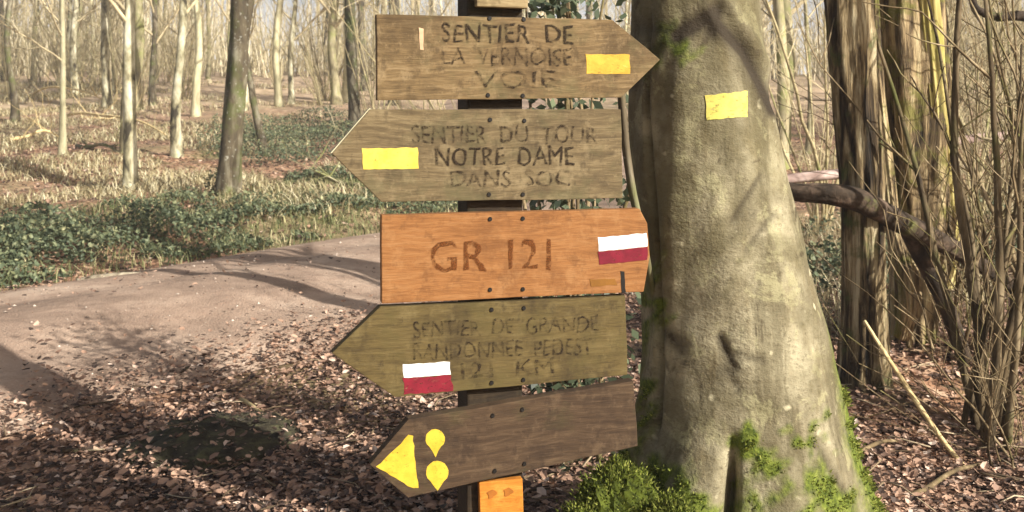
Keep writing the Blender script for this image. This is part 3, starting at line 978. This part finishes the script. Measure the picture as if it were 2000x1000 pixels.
log("white_log", "small white log lying between the bush stems", "log",
    [(1860, 278, 12, 7), (1910, 270, 12, 9), (1960, 266, 12, 9), (2010, 262, 12, 8), (2060, 262, 12, 7)], M_palelog, 14, 15)
log("dry_stick", "straw coloured broken stick slanting beside the furrowed trunk", "stick",
    [(1688, 626, 4.1, 2.9), (1730, 692, 4.05, 4.3), (1790, 785, 4.0, 5.0), (1848, 870, 3.9, 5.0), (1905, 935, 3.8, 4.3), (1985, 1030, 3.65, 4.3)], M_straw, 8, 18)
log("vine_stem", "thin pale grey stem pressed against the big tree beside the boards' ends", "vine",
    [(1208, 120, 2.45, 5), (1214, 190, 2.45, 7), (1221, 280, 2.45, 7), (1234, 370, 2.46, 7), (1252, 450, 2.48, 7), (1266, 520, 2.50, 6), (1280, 600, 2.56, 5)], M_dark, 12, 26, 4, 0.05)
log("crooked_branch", "dark crooked branch reaching in high over the white log", "branch",
    [(2100, 60, 6.5, 12), (2040, 38, 6.5, 11), (1985, 30, 6.5, 10), (1940, 34, 6.5, 9), (1905, 18, 6.5, 7), (1890, -30, 6.5, 6), (1880, -120, 6.5, 5)], M_log, 12, 29)
for i_, (x0, y0, x1, y1, up_, lb_) in enumerate([(60, 170, 215, 190, 26, "pale arching fallen branch in the dry grass, beside the straw pale young trunk"),
        (130, 212, 330, 250, 20, "pale fallen branch lying before the patchy white trunk"),
        (20, 262, 118, 250, 12, "pale stick on the grass by the dark trunk at the left edge"),
        (150, 270, 250, 285, 6, "brown fallen stem lying between the two pale trunks on the left"),
        (560, 330, 700, 350, 8, "grey fallen stem near the bramble patch")]):
    a_, b_ = at(x0, y0 + 20), at(x1, y1 + 20)
    pts = []
    for t in np.linspace(0, 1, 14):
        q = a_.lerp(b_, t)
        pts.append(np.array(q) + np.array([0, 0, 0.05 + up_ / F * q.y * 4 * t * (1 - t) + 0.04 * math.sin(9 * t + i_)]))
    pts = np.array(pts); c_ = pts.mean(0)
    ac = Acc(); ac.tube(pts - c_, np.linspace(0.045, 0.02, 14), 7)
    rgf = np.random.default_rng(900 + i_)
    for k in range(5):
        grow(ac, pts[rgf.integers(3, 13)] - c_, rgf.normal(0, 1, 3) * [1, .6, .6] + [0, 0, .5], 0.8, 0.014, 1, rgf, 4, 1)
    tag(link("fallen_limb", ac.mesh("fallen_limb"), M_straw if i_ < 3 else M_grey, None, c_), lb_, "branch", "fallen limbs in the dry grass")
log("verge_log", "short pale log at the far edge of the road", "log",
    [(150, 552, 7.9, 7), (190, 546, 7.95, 9), (235, 541, 8.0, 8), (275, 538, 8.05, 6)], mat_bark("grey_log", [(0.3, lin(90, 78, 60)), (0.6, lin(176, 164, 140))], 9, (1, 1, 1), 0), 12, 22)

# ------------------------------------------------------------------ thicket stems on the right
def thicket(label, base, n, H, spread, seed, lean=(0.1, 0), r=0.012, mat=None, group=None, twig=2, ntw=7, wander=0.09):
    root = empty("bush", tuple(base))
    tag(root, label, "bush", group)
    rg = np.random.default_rng(seed)
    a = Acc(); b = Acc()
    for i in range(n):
        an = rg.uniform(0, 2 * math.pi); q = rg.uniform(0, 0.16)
        p = np.array([q * math.cos(an), q * math.sin(an), -0.05])
        d = np.array([math.cos(an) * spread + lean[0], math.sin(an) * spread + lean[1], 1.0]) + rg.normal(0, 0.12, 3)
        L = H * rg.uniform(0.6, 1.1); m_ = 12
        pts = [p]; d /= np.linalg.norm(d)
        for k in range(m_ - 1):
            d = d + rg.normal(0, wander, 3) + np.array([0, 0, 0.03]); d /= np.linalg.norm(d)
            pts.append(pts[-1] + d * L / (m_ - 1))
        r0 = r * rg.uniform(0.6, 1.7)
        a.tube(pts, np.linspace(r0, r0 * 0.3, m_), 6)
        for k in range(ntw):
            j = rg.integers(2, m_)
            e = rg.normal(0, 1, 3); e[2] = abs(e[2]) * 0.7
            grow(b, pts[j], d * 0.4 + e * 0.5, rg.uniform(0.35, 0.9), r0 * 0.35, 1, rg, 4, twig)
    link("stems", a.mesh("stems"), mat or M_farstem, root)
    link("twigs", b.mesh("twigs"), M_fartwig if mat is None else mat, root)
    return root
def gp(px, py):
    return at(px, py)
def bp(px, Y):
    x = (px - 1000) / F * Y
    return Vector((x, Y, gz(x, Y)))
thicket("dense green grey bush stems rising just beside the furrowed trunk", bp(1925, 4.15), 11, 2.6, 0.07, 101, (0.03, 0.06), 0.016, M_stem, None, 0, 3, 0.05)
thicket("tangled bush of thin upright stems at the picture's right edge", bp(1985, 5.0), 14, 2.8, 0.2, 102, (0.08, 0), 0.011, M_stem, None, 1, 5, 0.07)
thicket("bush with dark crooked stems behind the straw coloured stick", bp(1868, 5.05), 7, 1.0, 0.4, 103, (0.1, -0.1), 0.008, M_stem, None, 0, 3)
thicket("thin stemmed bush beyond the right edge bush, fanning widely", bp(2040, 6.6), 15, 3.4, 0.3, 104, (-0.12, 0), 0.013, M_stem, None, 1, 4)
thicket("loose bush far behind the dark ridged trunk, over the pale log", bp(1600, 11), 14, 4.0, 0.3, 105, (0, 0), 0.014)
thicket("tall loose bush behind the white log", bp(1925, 13), 16, 4.6, 0.3, 106, (0, 0), 0.016)
thicket("wide loose bush between the furrowed trunk and the white log", bp(1890, 8.6), 12, 3.4, 0.22, 107, (0.05, 0), 0.012)
thicket("low dense bush of fine stems near the picture's lower right corner", bp(2000, 3.9), 14, 0.8, 0.5, 108, (0.0, 0), 0.004, M_stem, None, 1, 4)
thicket("middling bush of leaning stems between the furrowed trunk and the right edge bush", bp(1945, 5.6), 7, 2.2, 0.2, 109, (0.08, 0), 0.010, M_stem, None, 1, 5)

# dark evergreen bush between the sign and the big tree
eb = bp(1125, 3.75)
ebr = empty("evergreen_bush", tuple(eb))
tag(ebr, "dark evergreen bush seen in the gaps between the boards, behind the post", "bush")
rg = np.random.default_rng(301)
a = Acc(); tips = []
for i in range(12):
    p = np.array([rg.uniform(-.08, .08), rg.uniform(-.1, .1), -0.05]); d = np.array([rg.normal(0, .06), rg.normal(0, .08), 1.0]); pts = [p]
    for k in range(9):
        d = d + rg.normal(0, .05, 3); pts.append(pts[-1] + d / np.linalg.norm(d) * 0.23 * rg.uniform(.8, 1.1))
    a.tube(pts, np.linspace(0.012, 0.004, 10), 5)
    tips += pts[1:]
link("stems", a.mesh("stems"), M_stem, ebr)
tips = np.array(tips)
n = 2600
c = tips[rg.integers(0, len(tips), n)] + rg.normal(0, 1, (n, 3)) * np.array([.075, .12, .1])
c[:, 0] = np.clip(c[:, 0], -0.17, 0.3)
u = rg.normal(0, 1, (n, 3)); u /= np.linalg.norm(u, axis=1)[:, None]
w = np.cross(u, rg.normal(0, 1, (n, 3))); w /= np.linalg.norm(w, axis=1)[:, None]
L = rg.uniform(0.03, 0.06, n)[:, None]
V = np.stack([c - u * L * .5, c - w * L * .28, c + u * L * .55, c + w * L * .28], 1).reshape(-1, 3)
fo = link("foliage", mesh_np("foliage", V, np.arange(n)[:, None] * 4 + [[0, 1, 2, 3]], None, False, {"rnd": np.repeat(rg.random(n) * 0.55, 4)}), M_bramble, ebr)

# ------------------------------------------------------------------ forest trees
def trunk_tree(name, label, base, H, r, mat, seed, px_top=None, lean=(0, 0), bend=0.0, first=2.5, nb=26, group=None, seg=12, fork=None, flare=1.5, cat="tree"):
    root = empty(name, tuple(base))
    tag(root, label, cat, group)
    rg = np.random.default_rng(seed)
    n = 40
    t = np.linspace(0, 1, n)
    z = -0.25 + (H + 0.25) * t ** 1.3
    wx = sines(3, seed, 0.05 + 0.012 * H * 0.3, 0.4, 1.6); 
    x = lean[0] * z + bend * np.sin(z * 0.9) + wx(z * 0.7, 0.0) * np.clip(z / 1.5, 0, 1)
    y = lean[1] * z + wx(z * 0.7, 9.0) * np.clip(z / 1.5, 0, 1)
    rad = r * (1 - 0.85 * np.clip(z, 0, H) / H) * (1 + (flare - 1) * np.exp(-np.clip(z, 0, None) / 0.35))
    P = np.stack([x, y, z], -1)
    a = Acc()
    a.tube(P, rad, seg, ridged(seed + 3, 5, 0.05))
    link("trunk", a.mesh("trunk"), mat, root)
    if fork:
        for (fz, fl, fr) in fork:
            i = np.abs(z - fz).argmin()
            fp = [P[i]]; d = np.array([fl[0], fl[1], 1.0]); 
            for k in range(14):
                d = d + rg.normal(0, 0.03, 3); fp.append(fp[-1] + d / np.linalg.norm(d) * (H - fz) / 15)
            q = Acc(); q.tube(fp, np.linspace(fr, fr * 0.3, 15), seg)
            link("second_trunk", q.mesh("second_trunk"), mat, root)
    b = Acc()
    for k in range(nb):
        zz = first + (H * 0.97 - first) * (k + rg.uniform(0, 1)) / nb
        i = np.abs(z - zz).argmin()
        an = rg.uniform(0, 2 * math.pi)
        L = max(0.5, (H - zz) * 0.28 + 0.5) * rg.uniform(0.6, 1.1)
        grow(b, P[i], np.array([math.cos(an), math.sin(an), rg.uniform(0.4, 1.1)]), L, min(rad[i] * 0.45, 0.05), 2, rg, 4, 2)
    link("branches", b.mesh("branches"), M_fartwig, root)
    return root

def rw(px_w, Y):
    return px_w / 2 / F * Y

# individually readable trunks on the left, by their foot in the photo
TR = [
 ("slim_tree", "thin straw pale young trunk among dry grass, far left of the road", (122, 306), 15, M_pale, (-0.03, 0), 0.02, 9.0, None, 1.6),
 ("slim_tree", "thin dark trunk at the picture's left edge in the dry grass", (28, 240), 15, M_dark, (0.0, 0), 0.0, 14.0, None, 2.5),
 ("birch_tree", "patchy white and grey trunk with bright foot standing above the road bend", (255, 372), 27, M_birch, (0.025, 0), -0.04, 15.0, None, 2.0),
 ("slim_tree", "grey green trunk close beside the patchy white trunk", (245, 300), 20, M_grey, (0.0, 0), 0.03, 15.0, None, 2.6),
 ("slim_tree", "slim dark trunk with a pale foot, left of a whitish one", (345, 305), 21, M_birch, (-0.005, 0), 0.03, 13.0, None, 2.2),
 ("slim_tree", "straight whitish trunk between the dark footed trunk and the twin trunk", (382, 228), 17, M_pale, (-0.01, 0), 0.0, 15.0, None, 3.0),
 ("twin_trunk_tree", "stout dark mossy twin trunk growing at the edge of the brambles", (447, 388), 42, M_dark, (0.012, 0), -0.02, 17.0, [(0.0, (0.035, 0.03), 0.14), (1.5, (0.16, 0.05), 0.07)], 2.6),
 ("leaning_tree", "slanting brown trunk leaning onto the twin trunk", (520, 305), 16, M_dark, (-0.24, 0.0), 0.0, 9.0, None, 3.0),
 ("birch_tree", "white trunk leaning gently to the right before open sky", (545, 208), 17, M_pale, (0.03, 0), -0.05, 16.0, None, 3.0),
 ("slim_tree", "bright yellow lit slim trunk just beside the darker trunk near the sign tips", (674, 200), 14, M_pale, (-0.005, 0), 0.0, 16.0, None, 3.2),
 ("mossy_tree", "dark mossy trunk seen just left of the top sign boards", (694, 268), 27, M_dark, (-0.008, 0), 0.0, 17.0, None, 3.0),
 ("slim_tree", "short pale trunk standing behind the straw pale young trunk", (182, 150), 10, M_pale, (0.0, 0), 0.0, 12.0, None, 3.0),
 ("mossy_tree", "greyish trunk behind the big tree, by its sunny edge", (1524, 330), 30, M_grey, (-0.01, 0), 0.01, 16.0, None, 3.0),
 ("slim_tree", "thin brown trunk between the big tree and the dark ridged trunk", (1578, 300), 11, M_grey, (0.01, 0), 0.02, 11.0, None, 2.5),
]
for i, (nm, lb, (px, py), wpx, mt, ln, bd, H, fk, first) in enumerate(TR):
    p = at(px, py)
    trunk_tree(nm, lb, p, H, rw(wpx * 0.86, p.y), mt, 200 + i * 5, None, ln, bd, first, 20, None, 14, fk)

# repeated forest trees: a few kinds, copied through the wood
def copy_tree(o, loc, rz, s, label=None):
    c = o.copy(); COL.objects.link(c)
    c.location = loc; c.rotation_euler = (0, 0, rz); c.scale = (s, s, s)
    if label: c["label"] = label
    for ch in o.children:
        d = ch.copy(); COL.objects.link(d); d.parent = c
    return c
KINDS = []
FARLAB = "slender bare tree, one of many alike filling the sunlit wood"
for i in range(5):
    mt = [M_pale, M_grey, M_birch, M_dark, M_grey][i]
    KINDS.append(dict(H=14 + i, r=0.07 + 0.016 * i, mat=mt, seed=400 + 9 * i))
placed = []
rk = random.Random(12)
protos = []
def free(x, y, dmin):
    for (a, b_) in placed:
        if (a - x) ** 2 + (b_ - y) ** 2 < dmin * dmin: return False
    return True
cnt = 0
tries = 0
while cnt < 120 and tries < 5000:
    tries += 1
    Y = 19 + 41 * rk.random() ** 0.8
    px = rk.uniform(-250, 2250)
    x = (px - 1000) / F * Y
    if abs(float(road_d(np.array([x]), np.array([Y]))[0])) < 2.6: continue
    if Y < 27 and px < 740: continue
    if (500 < px < 630 or 1535 < px < 1630) and rk.random() < 0.85: continue
    if not free(x, Y, 1.3): continue
    placed.append((x, Y))
    loc = (x, Y, gz(x, Y))
    k = cnt % len(KINDS)
    if cnt < len(KINDS):
        d = KINDS[k]
        protos.append(trunk_tree("forest_tree", FARLAB, loc, d["H"], d["r"], d["mat"], d["seed"], None, (rk.uniform(-.02, .02), 0), 0.03, 1.8, 22, "slender bare trees filling the wood", 8))
    else:
        copy_tree(protos[k], loc, rk.uniform(0, 6.28), rk.uniform(0.75, 1.25))
    cnt += 1

# understorey bushes in the wood
UL = "bare twiggy bush, one of many alike under the far trees"
up = []
cnt = 0; tries = 0
while cnt < 120 and tries < 5000:
    tries += 1
    Y = 17 + 40 * rk.random()
    px = rk.uniform(-150, 2150)
    if 1040 < px < 1220: continue
    x = (px - 1000) / F * Y
    if abs(float(road_d(np.array([x]), np.array([Y]))[0])) < 2.8: continue
    if px < 720 and Y < 30: continue
    if (500 < px < 630 or 1535 < px < 1630) and rk.random() < 0.8: continue
    loc = Vector((x, Y, gz(x, Y)))
    if cnt < 4:
        up.append(thicket(UL, loc, 10, 3.6 + 0.5 * cnt, 0.28, 600 + cnt, (0, 0), 0.015, None, "twiggy bushes under the far trees", 3))
    else:
        copy_tree(up[cnt % 4], loc, rk.uniform(0, 6.28), rk.uniform(0.7, 1.4))
    cnt += 1

# far-off wood: one mass
fa = Acc()
rg = np.random.default_rng(77)
for i in range(1150):
    Y = rg.uniform(60, 125); x = rg.uniform(-0.72, 0.72) * Y
    z0 = float(ground_z(np.array([x]), np.array([Y]), np.array([9.0]))[0]) - 0.2
    H = rg.uniform(9, 17)
    pq = x / Y * F + 1000
    if (505 < pq < 610 or 1535 < pq < 1630) and rg.random() < 0.9: continue
    if pq > 430 and rg.random() < 0.55: continue
    l = rg.normal(0, 0.4, 2)
    P = np.array([[x, Y, z0], [x + l[0] * .3, Y, z0 + H * .33], [x + l[0], Y + l[1], z0 + H * .66], [x + l[0] * 1.4, Y + l[1], z0 + H]])
    r0 = rg.uniform(0.04, 0.15)
    fa.tube(P, [r0, r0 * .8, r0 * .5, r0 * .15], 5, rnd=rg.uniform(0, 1), cap=False)
    for k in range(11):
        t = rg.uniform(0.05, 0.95); p = P[0] + (P[3] - P[0]) * t
        an = rg.uniform(0, 6.28); L = rg.uniform(0.8, 2.6)
        q = p + np.array([math.cos(an) * L, math.sin(an) * L * .7, L * rg.uniform(0.3, 1.2)])
        mid = (p + q) / 2 + rg.normal(0, .15, 3)
        fa.tube([p, mid, q], [0.024, 0.018, 0.008], 3, rnd=rg.uniform(0, 1), cap=False)
for i in range(2600):
    Y = rg.uniform(48, 74); x = rg.uniform(-0.66, 0.66) * Y
    if abs(x) < 3: continue
    z0 = float(ground_z(np.array([x]), np.array([Y]), np.array([9.0]))[0]) - 0.1
    for k in range(3):
        H = rg.uniform(1.2, 4.2); dx, dy = rg.normal(0, .22, 2) * H
        fa.tube([[x, Y, z0], [x + dx * .4, Y + dy * .4, z0 + H * .5], [x + dx, Y + dy, z0 + H]], [0.03, 0.022, 0.008], 3, rnd=rg.uniform(0, 1), cap=False)
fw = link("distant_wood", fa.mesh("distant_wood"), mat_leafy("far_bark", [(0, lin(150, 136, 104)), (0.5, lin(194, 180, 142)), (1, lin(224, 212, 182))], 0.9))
tag(fw, "far mass of bare trunks and twigs closing the view", "wood", kind="stuff")

mp_ = at(425, 880)
# low mound, coloured darker than the litter round it
bm = bmesh.new()
bmesh.ops.create_uvsphere(bm, u_segments=48, v_segments=24, radius=1.0)
f1 = sines(6, 171, 1.0, 2, 6)
for v in bm.verts:
    x, y, z = v.co
    k = 1 + 0.09 * float(f1(x * 1.5 + z, y * 1.5 - z)) + 0.03 * math.sin(9 * x + 5 * y)
    k += 0.06 * float(f1(x * 6 + z, y * 6 + z * 3))
    v.co = (x * 0.36 * k, y * 0.34 * k, z * 0.105 * k - 0.012)
for f in bm.faces: f.smooth = True
me = bpy.data.meshes.new("dark_mound"); bm.to_mesh(me); bm.free()
mm = NT("mound_dark_brown")
nn = mm.noise(mm.coord((1, 1, 1)), 14, 6, 0.7)
mm.color(mm.ramp(nn, [(0.3, lin(42, 36, 29)), (0.5, lin(66, 60, 45)), (0.7, lin(98, 96, 66))]))
mm.bump(nn, 0.8, 0.03)
tag(link("dark_mound", me, mm.m, None, mp_), "low dark mound in the leaf litter beside the road", "mound")

# ------------------------------------------------------------------ dead leaves
def leaves(name, x, y, size, zoff, mat, label, cat, tilt=0.5, zfun=surf_z, rnd=None):
    n = len(x)
    z = zfun(x, y) + zoff
    an = rng.uniform(0, 2 * np.pi, n)
    D = np.stack([np.cos(an), np.sin(an), rng.normal(0, tilt, n)], -1); D /= np.linalg.norm(D, axis=1)[:, None]
    U = np.stack([rng.normal(0, tilt, n), rng.normal(0, tilt, n), np.ones(n)], -1)
    S = np.cross(D, U); S /= np.linalg.norm(S, axis=1)[:, None]
    Nn_ = np.cross(S, D)
    L = size; W = size * rng.uniform(0.28, 0.42, n)
    c = np.stack([x, y, z], -1)
    curl = rng.uniform(-0.25, 0.45, n)
    fold = rng.uniform(0.0, 0.7, n)
    l3 = lambda a: a[:, None]
    base = c - D * l3(L * .5) + Nn_ * l3(L * curl * .3)
    tip = c + D * l3(L * .5) + Nn_ * l3(L * curl)
    mid = c
    asym = rng.uniform(0.7, 1.2, n)
    lf = c - D * l3(L * .22) - S * l3(W * asym * .9) + Nn_ * l3(W * fold)
    rt = c - D * l3(L * .18) + S * l3(W * .9) + Nn_ * l3(W * fold * rng.uniform(.3, 1.2, n))
    lf2 = c + D * l3(L * .2) - S * l3(W * asym * .8) + Nn_ * l3(W * fold + L * curl * .35)
    rt2 = c + D * l3(L * .24) + S * l3(W * .8) + Nn_ * l3(W * fold * .8 + L * curl * .35)
    V = np.stack([base, lf, lf2, tip, rt2, rt, mid], 1).reshape(-1, 3)
    k = np.arange(n)[:, None] * 7
    T = np.concatenate([k + [0, 6, 1], k + [1, 6, 2], k + [2, 6, 3], k + [3, 6, 4], k + [4, 6, 5], k + [5, 6, 0]], 0)
    if rnd is None: rnd = rng.beta(2, 2, n)
    o = link(name, mesh_np(name, V, None, T, False, {"rnd": np.repeat(rnd, 7)}), mat)
    tag(o, label, cat, kind="stuff")
    return o

def scatter(n, y0, y1, pw=1.0, m=0.62):
    Y = y0 + (y1 - y0) * rng.random(n) ** pw
    x = rng.uniform(-m, m, n) * Y
    return x, Y
xs, ys = [], []
x, y = scatter(210000, 2.6, 8.5, 1.0)
d = road_d(x, y)
dens = np.where(np.abs(d) > RHALF, 1.0, np.where(d < 0, np.clip(1 - (RHALF + d) / 0.9, 0.0, 1) ** 2 * 0.8 + 0.008, np.clip(1 - (RHALF - d) / 0.35, 0, 1) * 0.3 + 0.014))
pat = 0.5 + 0.5 * np.clip(sines(6, 55, 1.0, 0.8, 3.0)(x, y), -1, 1)
keep = rng.random(len(x)) < dens * (0.25 + 0.75 * pat) * np.where((d > RHALF) & (x < 0), 0.25, 1) * np.where(((x - MX) / 0.36) ** 2 + ((y - MY) / 0.34) ** 2 < 0.9, 0.12, 1)
xs.append(x[keep]); ys.append(y[keep])
x, y = scatter(40000, 8.5, 26, 0.9)
d = road_d(x, y)
keep = (np.abs(d) > RHALF + .1) & (rng.random(len(x)) < 0.8)
xs.append(x[keep]); ys.append(y[keep])
x = np.concatenate(xs); y = np.concatenate(ys)
sz = (0.011 + 0.038 * rng.random(len(x)) ** 1.8) * np.where(y > 9, 1.8, 1)
leaves("dead_leaves", x, y, sz, rng.uniform(0.004, 0.035, len(x)), M_leaf, "copper dead leaves strewn over the forest floor", "leaves", 0.22)

# bramble and ivy on the far verge
def bramble(name, n, xr, yr, test, hfun, label):
    x = rng.uniform(*xr, n); y = rng.uniform(*yr, n)
    d = road_d(x, y)
    k = test(x, y, d)
    x, y = x[k], y[k]
    h = hfun(x, y, road_d(x, y))
    u = rng.random(len(x))
    z = h * u ** 0.6
    rnd = np.clip(0.15 + 0.6 * u * rng.random(len(x)) + 0.25 * rng.random(len(x)), 0, 1)
    leaves(name, x, y, rng.uniform(0.025, 0.06, len(x)), z, M_bramble, label, "brambles", 0.8, lambda a, b: ground_z(a, b), rnd)
cl = sines(7, 91, 1.0, 0.7, 2.6)
bramble("bramble", 150000, (-7.5, 1.0), (6.5, 16.0),
        lambda x, y, d: (d > RHALF + 0.05) & (d < RHALF + 3.4) & (cl(x, y) + 0.6 * cl(x * 3.1, y * 3.1) > -0.35 + 0.6 * np.clip(d - RHALF - 1.0, 0, 3) + 0.5 * np.clip((x + 3.9) / 1.2, 0, 1)) & (rng.random(len(x)) < np.where(x > -3.4, 0.75, 1)),
        lambda x, y, d: (0.07 + 0.22 * np.clip((d - RHALF) / 0.7, 0.1, 1) * np.clip(0.6 + 0.6 * cl(x * 2.3, y * 2), 0.1, 1.3)) * np.where(x > -3.4, 0.6, 1), "dark green brambles along the far verge of the road")
bramble("bramble_patch", 26000, (-7.5, -2.4), (17, 25),
        lambda x, y, d: ((((x + 4.6 + 0.04 * (y - 20)) / 1.5) ** 2 + ((y - 20.5) / 3) ** 2) < 1 + 0.3 * cl(x, y)),
        lambda x, y, d: 0.15 + 0.35 * np.clip(0.6 + 0.5 * cl(x, y), 0, 1.2), "green bramble patch under the trees behind the sign tips")
bramble("undergrowth", 24000, (1.5, 8.5), (5.6, 12),
        lambda x, y, d: (cl(x + 3, y) > 0.15) & (d < -RHALF - .2),
        lambda x, y, d: 0.1 + 0.4 * np.clip(0.5 + 0.5 * cl(x, y), 0, 1), "green undergrowth behind the ridged trunks")

# dry grass and bracken straw
def blades(name, x, y, H, label, w=0.006, mat=M_dry):
    n = len(x)
    z = ground_z(x, y)
    an = rng.uniform(0, 6.28, n)
    bend = rng.uniform(0.3, 1.3, n) * H
    dirx, diry = np.cos(an), np.sin(an)
    ww = w * (0.6 + y * 0.06)
    sx, sy = -diry * ww, dirx * ww
    V = []
    for t, wf in ((0, 1), (0.4, 0.85), (0.75, 0.6), (1.0, 0.15)):
        px = x + dirx * bend * t * t; py = y + diry * bend * t * t
        pz = z - 0.02 + H * (1.25 * t - 0.45 * t ** 3)
        V.append(np.stack([px - sx * wf, py - sy * wf, pz], -1)); V.append(np.stack([px + sx * wf, py + sy * wf, pz], -1))
    V = np.stack(V, 1).reshape(-1, 3)
    k = np.arange(n)[:, None] * 8
    Q = np.concatenate([k + [0, 1, 3, 2], k + [2, 3, 5, 4], k + [4, 5, 7, 6]], 0)
    o = link(name, mesh_np(name, V, Q, None, True, {"rnd": np.repeat(rng.random(n), 8)}), mat)
    tag(o, label, "grass", kind="stuff")
gcl = sines(8, 131, 1.0, 0.35, 1.3)
n = 60000
y = 9.5 + 34 * rng.random(n); px = rng.uniform(-200, 760, n); x = (px - 1000) / F * y
d = road_d(x, y)
k = (d > RHALF + 0.9) & (gcl(x, y) + np.clip((420 - px) / 420, -0.6, 0.6) > 0.15)
k &= (y < 24) | (rng.random(n) < 0.35) | (px < 260)
x, y = x[k], y[k]
blades("dry_grass", x, y, rng.uniform(0.05, 0.30, len(x)) * (0.7 + 0.3 * np.clip(gcl(x, y), 0, 1.5)), "tan dry grass and bracken straw under the trees left of the road")
M_ggrass = mat_leafy("verge_grass", [(0, lin(64, 74, 46)), (0.5, lin(112, 118, 76)), (0.8, lin(160, 156, 110)), (1, lin(206, 196, 152))], 0.7, 0.25)
n = 26000
y = 7.0 + 8 * rng.random(n); x = rng.uniform(-7.5, 0.6, n)
d = road_d(x, y)
k = (d > RHALF - .05) & (d < RHALF + 3.2) & (cl(x * 1.7, y * 1.7) > -0.6 - 0.8 * np.clip((x + 4) / 1.5, 0, 1))
blades("verge_grass", x[k], y[k], rng.uniform(0.04, 0.2, k.sum()), "grey green grass growing through the brambles by the road", 0.004, M_ggrass)
n = 12000
y = 5.0 + 20 * rng.random(n); px = rng.uniform(1560, 2100, n); x = (px - 1000) / F * y
k = (road_d(x, y) < -RHALF - .3) & (gcl(x + 4, y) > 0.2)
blades("straw_grass", x[k], y[k], rng.uniform(0.1, 0.4, k.sum()), "straw and grass under the bushes right of the big tree", 0.003)

# a few fallen sticks in the litter
for i, (x0, y0, x1, y1, lb) in enumerate([(352, 742, 402, 716, "short dark stick lying on leaves at the road's near edge"),
                                           (470, 800, 560, 842, "pale stick leaning on the dark mound"),
                                           (120, 905, 250, 872, "dark stick lying in the shaded leaves left of the mound"),
                                           (1640, 905, 1760, 880, "grey stick on leaves by the big tree's foot"),
                                           (1780, 985, 1920, 915, "thin grey stick in the leaves under the straw coloured stick")]):
    a_, b_ = at(x0, y0), at(x1, y1)
    a = Acc()
    c = (a_ + b_) / 2
    P = np.array([np.array(a_ + (b_ - a_) * t - c) + np.array([0, 0, 0.03 + 0.01 * math.sin(7 * t + i)]) for t in np.linspace(0, 1, 9)])
    a.tube(P, np.linspace(0.011, 0.006, 9), 7)
    tag(link("fallen_stick", a.mesh("fallen_stick"), M_log if i in (0, 2) else M_straw if i == 1 else M_stem, None, c), lb, "stick", "sticks fallen in the litter")

# ------------------------------------------------------------------ pale air between the far trunks
hb = bmesh.new()
bmesh.ops.create_cube(hb, size=1.0)
for v in hb.verts:
    v.co = (v.co.x * 460, 190 + v.co.y * 478, 12 + v.co.z * 31)
hme = bpy.data.meshes.new("haze"); hb.to_mesh(hme); hb.free()
hm = bpy.data.materials.new("haze_air"); hm.use_nodes = True
ht = hm.node_tree; ht.nodes.clear()
ho = ht.nodes.new("ShaderNodeOutputMaterial"); hv = ht.nodes.new("ShaderNodeVolumePrincipled")
hv.inputs["Color"].default_value = (0.95, 0.95, 0.95, 1); hv.inputs["Density"].default_value = 0.0019
ht.links.new(hv.outputs[0], ho.inputs["Volume"])
hz = link("haze", hme, hm)
tag(hz, "pale winter haze between the trees", kind="stuff")

pe = Acc()
n = 1500
py_ = 3.0 + 9 * rng.random(n) ** 1.2; px_ = rng.uniform(-0.6, 0.15, n) * py_
dd_ = road_d(px_, py_); k = np.abs(dd_) < RHALF * 1.02
px_, py_ = px_[k], py_[k]; pz_ = surf_z(px_, py_)
oct_ = np.array([[1, 0, 0], [0, 1, 0], [-1, 0, 0], [0, -1, 0], [0, 0, 1], [0, 0, -1]], float)
of = [[0, 1, 4], [1, 2, 4], [2, 3, 4], [3, 0, 4], [1, 0, 5], [2, 1, 5], [3, 2, 5], [0, 3, 5]]
for a_, b_, c_ in zip(px_, py_, pz_):
    r_ = rng.uniform(0.004, 0.016)
    pe.add(np.array([a_, b_, c_ + r_ * .2]) + oct_ * r_ * rng.uniform(0.5, 1.2, (6, 3)) * np.array([1, 1, .6]), None, of, rng.random())
tag(link("pebbles", pe.mesh("pebbles", False), mat_leafy("pebble_grey", [(0, lin(104, 88, 74)), (0.6, lin(160, 140, 122)), (1, lin(206, 192, 176))], 0.8)), "small stones bedded in the road", "pebbles", kind="stuff")
tw = Acc()
n = 900
ty_ = 3.0 + 8 * rng.random(n) ** 1.3; tx_ = rng.uniform(-0.6, 0.6, n) * ty_
dd_ = road_d(tx_, ty_); k = dd_ < -RHALF * 0.9
tx_, ty_ = tx_[k], ty_[k]; tz_ = surf_z(tx_, ty_)
for a_, b_, c_ in zip(tx_, ty_, tz_):
    an = rng.uniform(0, 6.28); L = rng.uniform(0.05, 0.35); q = np.array([math.cos(an), math.sin(an), rng.normal(0, .08)])
    p = np.array([a_, b_, c_ + 0.03]); r_ = rng.uniform(0.0015, 0.005)
    tw.tube([p - q * L / 2, p + rng.normal(0, .012, 3), p + q * L / 2 + rng.normal(0, .02, 3)], [r_, r_ * .8, r_ * .5], 4, rnd=rng.random())
tag(link("twig_litter", tw.mesh("twig_litter"), mat_leafy("litter_twigs", [(0, lin(50, 40, 30)), (0.6, lin(116, 98, 74)), (1, lin(196, 178, 146))], 0.8)), "broken twigs scattered among the dead leaves", "twigs", kind="stuff")
